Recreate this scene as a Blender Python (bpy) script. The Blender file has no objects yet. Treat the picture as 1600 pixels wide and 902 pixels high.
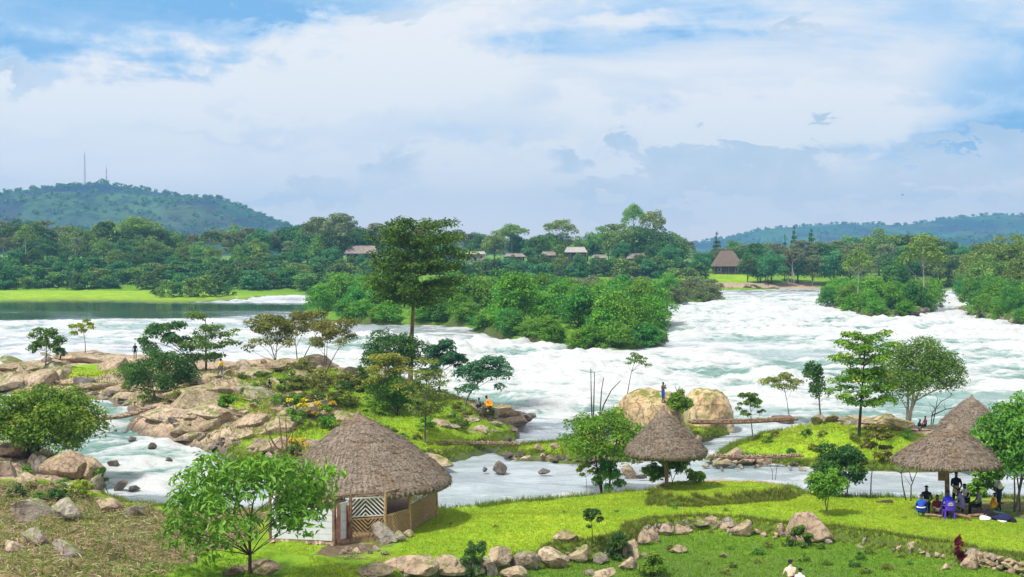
import bpy, bmesh, math, random
import numpy as np
from mathutils import Vector, Matrix, Euler
R = math.radians
rng = np.random.default_rng(7)
random.seed(7)
SC = bpy.context.scene
COL = SC.collection

# ------------------------------------------------------------------ camera
CAMZ, F, YH = 17.0, 2222.0, 400.0          # eye height above the lower pool, focal length in photo pixels, horizon row
cam_d = bpy.data.cameras.new('camera'); cam = bpy.data.objects.new('camera', cam_d); COL.objects.link(cam)
cam.location = (0, 0, CAMZ); cam.rotation_euler = (R(90), 0, 0)
cam_d.sensor_width = 36; cam_d.lens = 36 * F / 1600; cam_d.shift_y = -(451 - YH) / 1600
cam_d.clip_start = 1; cam_d.clip_end = 40000
SC.camera = cam

# ------------------------------------------------------------------ node helper
class NT:
    def __init__(s, tree): s.t = tree; s.N = tree.nodes; s.L = tree.links
    def n(s, typ, ins=None, **kw):
        nd = s.N.new(typ)
        for k, v in kw.items(): setattr(nd, k, v)
        for k, v in (ins or {}).items():
            sock = nd.inputs[k]
            if isinstance(v, bpy.types.NodeSocket): s.L.new(v, sock)
            else: sock.default_value = v
        return nd
    def math(s, op, a, b=0.0, c=0.0, clamp=False):
        return s.n('ShaderNodeMath', {0: a, 1: b, 2: c}, operation=op, use_clamp=clamp).outputs[0]
    def vmath(s, op, a, b=(0, 0, 0)):
        return s.n('ShaderNodeVectorMath', {0: a, 1: b}, operation=op).outputs[0]
    def mix(s, f, a, b, blend='MIX'):
        nd = s.n('ShaderNodeMix', data_type='RGBA', blend_type=blend)
        for i, v in ((0, f), (6, a), (7, b)):
            if isinstance(v, bpy.types.NodeSocket): s.L.new(v, nd.inputs[i])
            else: nd.inputs[i].default_value = (v if i == 0 else (tuple(v) + (1,))[:4])
        return nd.outputs[2]
    def noise(s, vec, scale, detail=4, rough=0.55, dist=0.0, out=0):
        ins = {'Scale': scale, 'Detail': detail, 'Roughness': rough, 'Distortion': dist}
        if vec is not None: ins['Vector'] = vec
        return s.n('ShaderNodeTexNoise', ins).outputs[out]
    def remap(s, v, a, b, c=0.0, d=1.0, smooth=True):
        return s.n('ShaderNodeMapRange', {0: v, 1: a, 2: b, 3: c, 4: d}, interpolation_type='SMOOTHSTEP' if smooth else 'LINEAR').outputs[0]
    def ramp(s, v, stops):
        nd = s.n('ShaderNodeValToRGB', {0: v}); e = nd.color_ramp.elements
        while len(e) < len(stops): e.new(0.5)
        for el, (p, c) in zip(e, stops): el.position = p; el.color = tuple(c) + (1,)
        return nd.outputs[0]
    def attr(s, name, out='Fac'): return s.n('ShaderNodeAttribute', attribute_name=name).outputs[out]
    def bump(s, h, strength=0.5, dist=0.1):
        return s.n('ShaderNodeBump', {'Height': h, 'Strength': strength, 'Distance': dist}).outputs[0]

# ------------------------------------------------------------------ sky, sun, exposure
SUN_EL, SUN_AZ = R(56), R(-128)        # azimuth from +Y, clockwise: behind the camera on its left
world = bpy.data.worlds.new('World'); SC.world = world; world.use_nodes = True
world.cycles.sampling_method = 'MANUAL'; world.cycles.sample_map_resolution = 512
w = NT(world.node_tree); w.N.clear()
tc = w.n('ShaderNodeTexCoord').outputs['Generated']
sky = w.n('ShaderNodeTexSky', sky_type='NISHITA', sun_disc=False, sun_elevation=SUN_EL, sun_rotation=SUN_AZ, altitude=1100, air_density=1.0, dust_density=0.6, ozone_density=2.0)
sep = w.n('ShaderNodeSeparateXYZ', {0: tc})
az = w.math('ARCTAN2', sep.outputs[0], sep.outputs[1])           # radians right of the view axis
el = w.math('ARCSINE', sep.outputs[2])
flat = w.vmath('MULTIPLY', tc, (1.0, 1.0, 3.6))
big = w.noise(flat, 4.2, 6, 0.56, 0.6)
mid = w.noise(w.vmath('ADD', flat, (3.1, 1.7, 0.4)), 11.0, 7, 0.6, 0.5)
fine = w.noise(w.vmath('ADD', w.vmath('MULTIPLY', tc, (1, 1, 1.7)), (5.2, 0.3, 2.0)), 26.0, 9, 0.60, 0.3)
wob = w.math('ADD', w.math('MULTIPLY_ADD', fine, 0.075, -0.0375), w.math('MULTIPLY_ADD', mid, 0.06, -0.03))
def cloud_bank(px, py, wx, wy, soft=0.5, tilt=0.0, wobble=1.0):
    """a bank of cloud or a clear gap at a bearing and elevation, ragged by the noise"""
    a0, e0 = math.atan((px - 800) / F), math.atan((YH - py) / F)
    da = w.math('SUBTRACT', az, a0)
    de = w.math('SUBTRACT', w.math('SUBTRACT', el, e0), w.math('MULTIPLY', da, tilt))
    da = w.math('MULTIPLY', da, F / wx)
    de = w.math('MULTIPLY', w.math('ADD', de, w.math('MULTIPLY', wob, wobble)), F / wy)
    d = w.math('SQRT', w.math('ADD', w.math('MULTIPLY', da, da), w.math('MULTIPLY', de, de)))
    return w.remap(d, 1.0, 1.0 - soft)
blue = w.math('ADD', w.math('ADD', w.remap(big, 0.50, 0.74, 0.0, 0.45), w.math('MULTIPLY_ADD', mid, 0.55, -0.08)), w.math('MULTIPLY_ADD', fine, 0.24, -0.12))
for args, amt in (((100, 40, 560, 120, .7, .10), .72), ((1640, 170, 260, 150, .75, .05), .62), ((1010, 15, 300, 70, .9, 0), .36),
                  ((500, 15, 300, 40, .9, 0), .30), ((1560, 250, 330, 60, .8, 0), .34), ((1240, 190, 520, 50, .8, -.02), -.42), ((420, 140, 520, 60, .8, .12), -.40),
                  ((700, 110, 200, 90, .9, 0), -.34), ((960, 40, 120, 40, .8, 0), -.3), ((640, 300, 620, 80, 1.0, 0), -.10), ((300, 200, 420, 26, .9, .02), .12), ((900, 235, 500, 24, .9, -.01), -.2)):
    blue = w.math('ADD', blue, w.math('MULTIPLY', cloud_bank(*args), amt))
cloud_c = w.ramp(blue, [(0.12, (0.95, 0.925, 0.89)), (0.36, (0.80, 0.825, 0.865)), (0.62, (0.51, 0.68, 0.87)), (0.98, (0.19, 0.44, 0.76))])
grey = cloud_bank(1060, 290, 215, 66, .18, -.02, 1.7)
for args in ((1420, 280, 330, 58, .25, .10, 1.7), (500, 296, 190, 46, .4, .30, 1.6), (40, 135, 62, 24, .6, .1, .8), (590, 245, 60, 24, .7, .6, 1), (1230, 62, 130, 14, .9, 0, .8), (610, 34, 75, 20, .8, 0, .8)):
    grey = w.math('MAXIMUM', grey, cloud_bank(*args))
grey_c = w.mix(w.remap(fine, .35, .68), (0.50, 0.62, 0.745), (0.74, 0.79, 0.84))
cloud_c = w.mix(w.math('MULTIPLY', grey, 0.9), cloud_c, grey_c)
cloud_c = w.mix(w.remap(el, R(5.5), R(-.5), 0, .75), cloud_c, (1.48, 1.22, 1.03))          # low cloud brightened and warmed to offset the blue haze in front
clear = w.mix(1.0, sky.outputs[0], (0.10, 0.10, 0.10), 'MULTIPLY')
bg = w.n('ShaderNodeBackground', {'Color': w.mix(0.88, clear, cloud_c), 'Strength': 0.87})
wo = w.n('ShaderNodeOutputWorld'); w.L.new(bg.outputs[0], wo.inputs[0])

sun_d = bpy.data.lights.new('sun', 'SUN'); sun_d.energy = 4.4; sun_d.angle = R(6.0); sun_d.color = (1.0, 0.955, 0.88)
sun = bpy.data.objects.new('sun', sun_d); COL.objects.link(sun)
sdir = Vector((math.sin(SUN_AZ) * math.cos(SUN_EL), math.cos(SUN_AZ) * math.cos(SUN_EL), math.sin(SUN_EL)))
sun.rotation_euler = sdir.to_track_quat('Z', 'Y').to_euler()
SC.view_settings.view_transform = 'Standard'; SC.view_settings.look = 'None'
SC.view_settings.exposure = 0.40; SC.view_settings.gamma = 1.0; SC.view_settings.use_curve_mapping = False
cy = SC.cycles
cy.use_denoising = True
cy.max_bounces = 5; cy.diffuse_bounces = 2; cy.glossy_bounces = 2; cy.transmission_bounces = 3; cy.volume_bounces = 0; cy.transparent_max_bounces = 4
cy.use_adaptive_sampling = True; cy.adaptive_threshold = 0.02
cy.caustics_reflective = False; cy.caustics_refractive = False

# ------------------------------------------------------------------ numpy helpers
def hash2(ix, iy, seed):
    h = (ix.astype(np.int64) * 374761393 + iy.astype(np.int64) * 668265263 + seed * 1274126177) & 0xFFFFFFFF
    h = ((h ^ (h >> 13)) * 1274126177) & 0xFFFFFFFF
    return ((h ^ (h >> 16)) & 0xFFFFFF) / float(0xFFFFFF)
def vnoise(x, y, seed=0):
    xi, yi = np.floor(x), np.floor(y); fx, fy = x - xi, y - yi
    fx = fx * fx * fx * (fx * (fx * 6 - 15) + 10); fy = fy * fy * fy * (fy * (fy * 6 - 15) + 10)
    a, b, c, d = hash2(xi, yi, seed), hash2(xi + 1, yi, seed), hash2(xi, yi + 1, seed), hash2(xi + 1, yi + 1, seed)
    return a + (b - a) * fx + (c - a) * fy + (a - b - c + d) * fx * fy
def fbm(x, y, octv=4, seed=0, gain=0.5):
    s, a, t = 0, 1.0, 0
    for o in range(octv):
        s = s + a * (vnoise(x * 2 ** o + 17.3 * o, y * 2 ** o - 9.1 * o, seed + o) - 0.5); t += a; a *= gain
    return s / t * 2
def sstep(a, b, x):
    t = np.clip((x - a) / (b - a), 0, 1); return t * t * (3 - 2 * t)
def P(x, y, Y): return (np.float64(x) - 800) * Y / F, Y, CAMZ - (y - YH) * Y / F
def PL(x, y, h):
    Y = F * (CAMZ - h) / (y - YH); return ((x - 800) * Y / F, Y, h)
def idw(px, py, ctrl, power=3.2):
    """heights (or any value) at world px, py from control points (X, Y, v), in bearing / log-distance space"""
    c = np.array(ctrl, float); cu, cv = c[:, 0] / c[:, 1], np.log(c[:, 1])
    u, v = px / py, np.log(py)
    num = np.zeros_like(u); den = np.zeros_like(u)
    for a, b, val in zip(cu, cv, c[:, 2]):
        wgt = 1.0 / ((u - a) ** 2 + (v - b) ** 2 + 2e-6) ** (power / 2)
        num += wgt * val; den += wgt
    return num / den
def polydist(px, py, poly):
    """signed distance to a polygon, positive inside"""
    p = np.array(poly, float); n = len(p)
    d2 = np.full(px.shape, 1e18); inside = np.zeros(px.shape, bool)
    for i in range(n):
        ax, ay = p[i][:2]; bx, by = p[(i + 1) % n][:2]
        ex, ey = bx - ax, by - ay; L = ex * ex + ey * ey + 1e-12
        t = np.clip(((px - ax) * ex + (py - ay) * ey) / L, 0, 1)
        d2 = np.minimum(d2, (px - ax - t * ex) ** 2 + (py - ay - t * ey) ** 2)
        if ay != by:
            c = ((ay > py) != (by > py)) & (px < (bx - ax) * (py - ay) / (by - ay) + ax); inside ^= c
    return np.where(inside, 1, -1) * np.sqrt(d2)

# ------------------------------------------------------------------ mesh helpers
def mesh_np(name, V, Q, mats=(), midx=None, attrs=None, smooth=True):
    """V (n,3); Q (m,k) polygon indices, all of one size, or a list of such arrays"""
    Qs = [np.asarray(q, np.int32) for q in (Q if isinstance(Q, (list, tuple)) else [Q]) if len(q)]
    V = np.asarray(V, np.float32)
    me = bpy.data.meshes.new(name); me.vertices.add(len(V)); me.vertices.foreach_set('co', V.ravel())
    li = np.concatenate([q.ravel() for q in Qs]); tot = np.concatenate([np.full(len(q), q.shape[1], np.int32) for q in Qs])
    me.loops.add(len(li)); me.loops.foreach_set('vertex_index', li)
    me.polygons.add(len(tot)); st = np.zeros(len(tot), np.int32); st[1:] = np.cumsum(tot)[:-1]
    me.polygons.foreach_set('loop_start', st)
    if midx is not None: me.polygons.foreach_set('material_index', np.asarray(midx, np.int32))
    me.polygons.foreach_set('use_smooth', np.full(len(tot), smooth, bool))
    me.update(calc_edges=True); me.validate()
    for m in mats: me.materials.append(m)
    for k, a in (attrs or {}).items():
        a = np.asarray(a, np.float32)
        at = me.attributes.new(k, 'FLOAT' if a.ndim == 1 else 'FLOAT_COLOR', 'POINT')
        at.data.foreach_set('value' if a.ndim == 1 else 'color', a.ravel())
    return me
class Geo:
    """collects quads / tris with a per-vertex tint, then becomes ONE mesh"""
    def __init__(s): s.V = []; s.Q = []; s.T = []; s.t = []; s.n = 0
    def add(s, V, faces, tint=0.5):
        V = np.asarray(V, float); f = np.asarray(faces, np.int64) + s.n
        s.V.append(V); (s.Q if f.shape[1] == 4 else s.T).append(f)
        s.t.append(np.broadcast_to(np.asarray(tint, float), (len(V),))); s.n += len(V)
    def tube(s, pts, rad, sides=6, cap=True, tint=0.5):
        pts = np.asarray(pts, float); rad = np.broadcast_to(np.asarray(rad, float), (len(pts),))
        tang = np.gradient(pts, axis=0); tang /= np.linalg.norm(tang, axis=1)[:, None] + 1e-9
        ref = np.array([0.31, 0.17, 0.93]) if abs(tang[0][2]) < .9 else np.array([0.97, .2, .1])
        a = np.cross(tang, ref); a /= np.linalg.norm(a, axis=1)[:, None] + 1e-9; b = np.cross(tang, a)
        th = np.arange(sides) * 2 * math.pi / sides
        V = pts[:, None, :] + rad[:, None, None] * (np.cos(th)[None, :, None] * a[:, None, :] + np.sin(th)[None, :, None] * b[:, None, :])
        n = len(pts); i, j = np.meshgrid(np.arange(n - 1), np.arange(sides), indexing='ij'); j2 = (j + 1) % sides
        f = np.stack([i * sides + j, i * sides + j2, (i + 1) * sides + j2, (i + 1) * sides + j], -1).reshape(-1, 4)
        s.add(V.reshape(-1, 3), f, tint)
        if cap:
            for k, o in ((0, 1), (n - 1, -1)):
                idx = np.arange(sides); c = np.vstack([V[k], pts[k]])
                tri = np.stack([idx, np.roll(idx, -o), np.full(sides, sides)], -1)
                s.add(c, tri, tint)
    def box(s, c, size, rot=None, tint=0.5, taper=1.0):
        x, y, z = [q / 2 for q in size]
        V = np.array([(-x, -y, -z), (x, -y, -z), (x, y, -z), (-x, y, -z), (-x * taper, -y * taper, z), (x * taper, -y * taper, z), (x * taper, y * taper, z), (-x * taper, y * taper, z)])
        if rot is not None: V = V @ np.array(rot).T
        s.add(V + np.asarray(c, float), [(0, 3, 2, 1), (4, 5, 6, 7), (0, 1, 5, 4), (1, 2, 6, 5), (2, 3, 7, 6), (3, 0, 4, 7)], tint)
    def bar(s, a, b, wd, th, tint=0.5, up=(0, 0, 1)):
        a, b = Vector(a), Vector(b); d = b - a; L = d.length; d.normalize(); u = Vector(up)
        sx = d.cross(u)
        if sx.length < 1e-4: sx = d.cross(Vector((0, 1, 0)))
        sx.normalize(); uu = sx.cross(d)
        s.box((a + b) / 2, (L, wd, th), np.array([d, sx, uu]).T, tint)
    def leaves(s, C, D, N, L, Wd, tint):
        C, D, N = map(lambda q: np.asarray(q, float), (C, D, N))
        D = D / (np.linalg.norm(D, axis=1)[:, None] + 1e-9); S = np.cross(D, N); S /= np.linalg.norm(S, axis=1)[:, None] + 1e-9
        N2 = np.cross(S, D); L = np.asarray(L)[:, None]; Wd = np.asarray(Wd)[:, None]
        V = np.stack([C, C + .5 * L * D + .5 * Wd * S + .10 * L * N2, C + L * D - .10 * L * N2, C + .5 * L * D - .5 * Wd * S + .10 * L * N2], 1)
        n = len(C); f = np.arange(n * 4).reshape(n, 4)
        s.add(V.reshape(-1, 3), f, np.repeat(tint, 4))
    def mesh(s, name, mats, smooth=True):
        fs = []
        if s.Q: fs.append(np.concatenate(s.Q))
        if s.T: fs.append(np.concatenate(s.T))
        return mesh_np(name, np.concatenate(s.V), fs, mats if isinstance(mats, (list, tuple)) else [mats], attrs={'tint': np.concatenate(s.t)}, smooth=smooth)
def obj(name, me, parent=None, loc=None, rotz=0.0, scale=None):
    o = bpy.data.objects.new(name, me); COL.objects.link(o)
    if parent is not None: o.parent = parent
    if loc is not None: o.location = loc
    if rotz: o.rotation_euler = (0, 0, rotz)
    if scale is not None: o.scale = scale if hasattr(scale, '__len__') else (scale,) * 3
    return o
def tag(o, label, cat, group=None, kind=None):
    o['label'] = label; o['category'] = cat
    if group: o['group'] = group
    if kind: o['kind'] = kind
    return o
def thing(name, label, cat, loc, rotz=0.0, group=None, scale=None):
    return tag(obj(name, None, None, loc, rotz, scale), label, cat, group)
def copy_tree(o, parent=None):
    c = o.copy(); COL.objects.link(c); c.parent = parent
    for ch in [k for k in o.children]: copy_tree(ch, c)
    return c
# ------------------------------------------------------------------ materials
def new_mat(name):
    m = bpy.data.materials.new(name); m.use_nodes = True; t = NT(m.node_tree); t.N.clear()
    out = t.n('ShaderNodeOutputMaterial'); return m, t, out
def surf(t, out, shader): t.L.new(shader, out.inputs['Surface'])
def pbr(t, color, rough=0.8, normal=None, spec=0.3, **kw):
    ins = {'Base Color': color, 'Roughness': rough, 'Specular IOR Level': spec}
    if not isinstance(color, bpy.types.NodeSocket): ins['Base Color'] = (tuple(color) + (1,))[:4]
    if normal is not None: ins['Normal'] = normal
    ins.update(kw)
    return t.n('ShaderNodeBsdfPrincipled', ins).outputs[0]
def leaf_mat(name, dark, light, extra=None, transl=0.30, hue=0.04):
    m, t, out = new_mat(name)
    tint = t.attr('tint'); rnd = t.n('ShaderNodeObjectInfo').outputs['Random']
    c = t.mix(tint, dark, light)
    if extra: c = t.mix(t.remap(tint, .90, .97), c, extra)
    c = t.n('ShaderNodeHueSaturation', {'Hue': t.math('MULTIPLY_ADD', rnd, hue, .5 - hue / 2), 'Saturation': 1.0, 'Value': t.math('MULTIPLY_ADD', rnd, .3, .85), 'Color': c}).outputs[0]
    d = pbr(t, c, 0.55, spec=0.25)
    tr = t.n('ShaderNodeBsdfTranslucent', {'Color': t.mix(1.0, c, (1.1, 1.0, .5), 'MULTIPLY')}).outputs[0]
    mx = t.n('ShaderNodeMixShader', {0: transl, 1: d, 2: tr}); surf(t, out, mx.outputs[0]); return m
def bark_mat(name, a, b, scale=3.0):
    m, t, out = new_mat(name); co = t.n('ShaderNodeTexCoord').outputs['Object']
    v = t.vmath('MULTIPLY', co, (1, 1, .25)); n = t.noise(v, scale, 6, .65)
    surf(t, out, pbr(t, t.mix(t.remap(n, .3, .7), a, b), .9, t.bump(n, .6, .05))); return m
def rock_mat(name, c1, c2, c3, moss=0.0, rough=0.85, scale=1.0, spec=.25):
    m, t, out = new_mat(name)
    geo = t.n('ShaderNodeNewGeometry'); pos = geo.outputs['Position']
    n1 = t.noise(pos, .8 * scale, 6, .62, .4); n2 = t.noise(pos, 4.5 * scale, 8, .68); n3 = t.noise(pos, .33 * scale, 3, .5)
    vor = t.n('ShaderNodeTexVoronoi', {'Vector': t.vmath('ADD', pos, t.vmath('MULTIPLY', t.noise(pos, 1.5, 4, .6, 0, 1), (.9, .9, .9))), 'Scale': 1.25 * scale}, feature='DISTANCE_TO_EDGE').outputs[0]
    crack = t.math('MULTIPLY', t.remap(vor, 0.0, .03, 1, 0), t.remap(n1, .42, .56))
    c = t.mix(t.remap(n1, .36, .64), c1, c2); c = t.mix(t.remap(n3, .45, .62), c, c3)
    c = t.mix(t.remap(n2, .46, .66, 0, .72), c, (.11, .09, .07))
    c = t.mix(t.math('MULTIPLY', crack, .28), c, (.09, .07, .055))
    if moss:
        up = t.n('ShaderNodeSeparateXYZ', {0: geo.outputs['Normal']}).outputs[2]
        k = t.math('MULTIPLY', t.remap(up, .55, .9), t.remap(t.noise(pos, 1.3, 6, .65), .5 - moss * .25, .68 - moss * .25))
        c = t.mix(k, c, (.13, .16, .025))
    c = t.mix(t.remap(t.noise(t.vmath('MULTIPLY', pos, (1.6, 1.6, .5)), 1.0, 5, .65, .6), .52, .68, 0, .6), c, (.085, .07, .055))
    h = t.math('SUBTRACT', t.math('MULTIPLY_ADD', n2, .5, n1), t.math('MULTIPLY', crack, .5))
    surf(t, out, pbr(t, c, rough, t.bump(h, .9, .14), spec)); return m
def flat_mat(name, c, rough=.7, var=.25, scale=3.0, spec=.3):
    m, t, out = new_mat(name); pos = t.n('ShaderNodeNewGeometry').outputs['Position']
    n = t.noise(pos, scale, 5, .65)
    col = t.mix(t.remap(n, .3, .7), tuple(q * (1 - var) for q in c), tuple(min(1, q * (1 + var)) for q in c))
    surf(t, out, pbr(t, col, rough, t.bump(n, .25, .03), spec)); return m

M = {}
M['leaf_bright'] = leaf_mat('leaf_bright', (0.0675, 0.203, 0.018), (0.225, 0.45, 0.0375), (0.45, 0.48, 0.075))
M['leaf_fresh'] = leaf_mat('leaf_fresh', (.075, .20, .018), (.23, .40, .045))
M['leaf_lime'] = leaf_mat('leaf_lime', (0.165, 0.315, 0.018), (0.405, 0.42, 0.045))
M['leaf_mid'] = leaf_mat('leaf_mid', (0.0549, 0.156, 0.022), (0.174, 0.338, 0.0403))
M['leaf_dark'] = leaf_mat('leaf_dark', (0.0256, 0.0824, 0.022), (0.101, 0.211, 0.0366))
M['leaf_tall'] = leaf_mat('leaf_tall', (.020, .065, .014), (.13, .25, .022))
M['leaf_teal'] = leaf_mat('leaf_teal', (0.0256, 0.101, 0.0512), (0.0915, 0.238, 0.0915))
M['leaf_olive'] = leaf_mat('leaf_olive', (0.101, 0.124, 0.0256), (0.283, 0.32, 0.064), (0.42, 0.42, 0.0915))
M['leaf_yellow'] = leaf_mat('leaf_yellow', (0.18, 0.24, 0.0375), (0.45, 0.465, 0.075), (0.6, 0.54, 0.09))
M['leaf_far_a'] = leaf_mat('leaf_far_a', (0.0281, 0.0907, 0.0259), (0.125, 0.27, 0.0432), hue=.06)
M['leaf_far_b'] = leaf_mat('leaf_far_b', (0.0857, 0.171, 0.0429), (0.285, 0.45, 0.08), hue=.06)
M['leaf_far_c'] = leaf_mat('leaf_far_c', (0.112, 0.149, 0.0745), (0.285, 0.336, 0.161), hue=.05)
M['leaf_far_d'] = leaf_mat('leaf_far_d', (0.0347, 0.139, 0.0497), (0.12, 0.336, 0.0844), hue=.06)
M['leaf_isle'] = leaf_mat('leaf_isle', (0.0483, 0.231, 0.0242), (0.231, 0.45, 0.0387), hue=.03)
M['leaf_isle_lime'] = leaf_mat('leaf_isle_lime', (.055, .19, .013), (.19, .42, .026), hue=.02)
M['leaf_isle_deep'] = leaf_mat('leaf_isle_deep', (0.029, 0.145, 0.029), (0.133, 0.399, 0.0533), hue=.03)
M['leaf_shrub_grey'] = leaf_mat('leaf_shrub_grey', (0.0756, 0.125, 0.042), (0.252, 0.319, 0.125), (0.42, 0.42, 0.37), hue=.05)
M['leaf_red'] = leaf_mat('leaf_red', (0.1, 0.008, 0.012), (0.32, 0.03, 0.03), (0.3, 0.22, 0.05))
M['petal_yellow'] = leaf_mat('petal_yellow', (.50, .38, .01), (.68, .58, .03))
M['bark_grey'] = bark_mat('bark_grey', (.085, .07, .055), (.20, .17, .14))
M['bark_dark'] = bark_mat('bark_dark', (.030, .022, .016), (.085, .065, .048))
M['bark_pale'] = bark_mat('bark_pale', (.30, .28, .24), (.52, .49, .43))
M['bark_brown'] = bark_mat('bark_brown', (.10, .055, .03), (.22, .13, .08))
M['rock_tan'] = rock_mat('rock_tan', (.46, .365, .25), (.33, .25, .165), (.42, .31, .215), .3)
M['rock_pink'] = rock_mat('rock_pink', (.43, .315, .22), (.32, .225, .155), (.47, .375, .265), .15)
M['rock_grey'] = rock_mat('rock_grey', (.40, .36, .30), (.28, .24, .20), (.36, .28, .22), .5)
M['rock_gold'] = rock_mat('rock_gold', (.56, .43, .25), (.46, .32, .17), (.54, .44, .29), .35, scale=.6)
M['rock_wet'] = rock_mat('rock_wet', (.075, .06, .05), (.14, .10, .075), (.055, .05, .045), 0, .35, spec=.5)
M['mast'] = flat_mat('mast', (.42, .40, .42), .5)
M['mast_red'] = flat_mat('mast_red', (.42, .16, .12), .5)
M['wood'] = flat_mat('wood', (.22, .14, .085), .85, .45, 6)
M['wood_grey'] = flat_mat('wood_grey', (.30, .24, .19), .85, .45, 6)
M['bamboo'] = flat_mat('bamboo', (.38, .25, .115), .6, .3, 9)
M['bamboo_dark'] = flat_mat('bamboo_dark', (.10, .05, .035), .7, .4, 9)
M['white_board'] = flat_mat('white_board', (.60, .62, .66), .6, .07, 2)
M['white_strip'] = flat_mat('white_strip', (.70, .68, .64), .7, .15, 4)
M['mud_red'] = flat_mat('mud_red', (.19, .08, .05), .9, .35, 5)
M['floor_earth'] = flat_mat('floor_earth', (.24, .16, .10), .95, .3, 5)
M['skin'] = flat_mat('skin', (.075, .036, .022), .5, .1, 8, .4)
M['hair'] = flat_mat('hair', (.010, .009, .009), .8, .2, 30)
def cloth(name, c): M[name] = flat_mat(name, c, .85, .18, 14, .15)
cloth('cloth_blue', (.02, .07, .36)); cloth('cloth_royal', (.03, .03, .55)); cloth('cloth_black', (.012, .012, .014)); cloth('cloth_white', (.72, .70, .66))
cloth('cloth_orange', (.80, .30, .02)); cloth('cloth_yellow', (.75, .50, .03)); cloth('cloth_grey', (.16, .17, .19)); cloth('cloth_red', (.40, .03, .025))
cloth('cloth_maroon', (.16, .02, .03)); cloth('cloth_cream', (.70, .55, .42)); cloth('cloth_navy', (.018, .022, .07)); cloth('cloth_teal', (.05, .26, .30)); cloth('cloth_dark_green', (.02, .06, .035)); cloth('cloth_lilac', (.22, .20, .42))
M['plastic_purple'] = flat_mat('plastic_purple', (.10, .04, .62), .35, .06, 3, .5)
M['plastic_red'] = flat_mat('plastic_red', (.5, .05, .03), .35, .06, 3, .5)

def thatch_mat(name, a, b, c):
    m, t, out = new_mat(name); geo = t.n('ShaderNodeNewGeometry').outputs['Position']
    tint = t.attr('tint')
    n = t.noise(geo, 5.0, 8, .7); n2 = t.noise(geo, .55, 4, .55, .5)
    wv = t.noise(t.vmath('MULTIPLY', geo, (2.0, 2.0, 9.0)), 1.0, 5, .65, 1.3)
    col = t.mix(t.math('MULTIPLY_ADD', n, .6, t.math('MULTIPLY_ADD', tint, .5, -.05), clamp=True), a, b)
    col = t.mix(t.remap(n2, .50, .66, 0, .75), col, c)
    col = t.mix(t.remap(wv, .50, .64, 0, .75), col, (.045, .034, .028))
    surf(t, out, pbr(t, col, .95, t.bump(t.math('MULTIPLY_ADD', wv, -1.0, n), .9, .12), .1)); return m
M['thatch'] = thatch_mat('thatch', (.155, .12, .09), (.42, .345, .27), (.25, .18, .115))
M['thatch_under'] = thatch_mat('thatch_under', (.06, .038, .024), (.16, .10, .06), (.10, .06, .04))

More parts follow.
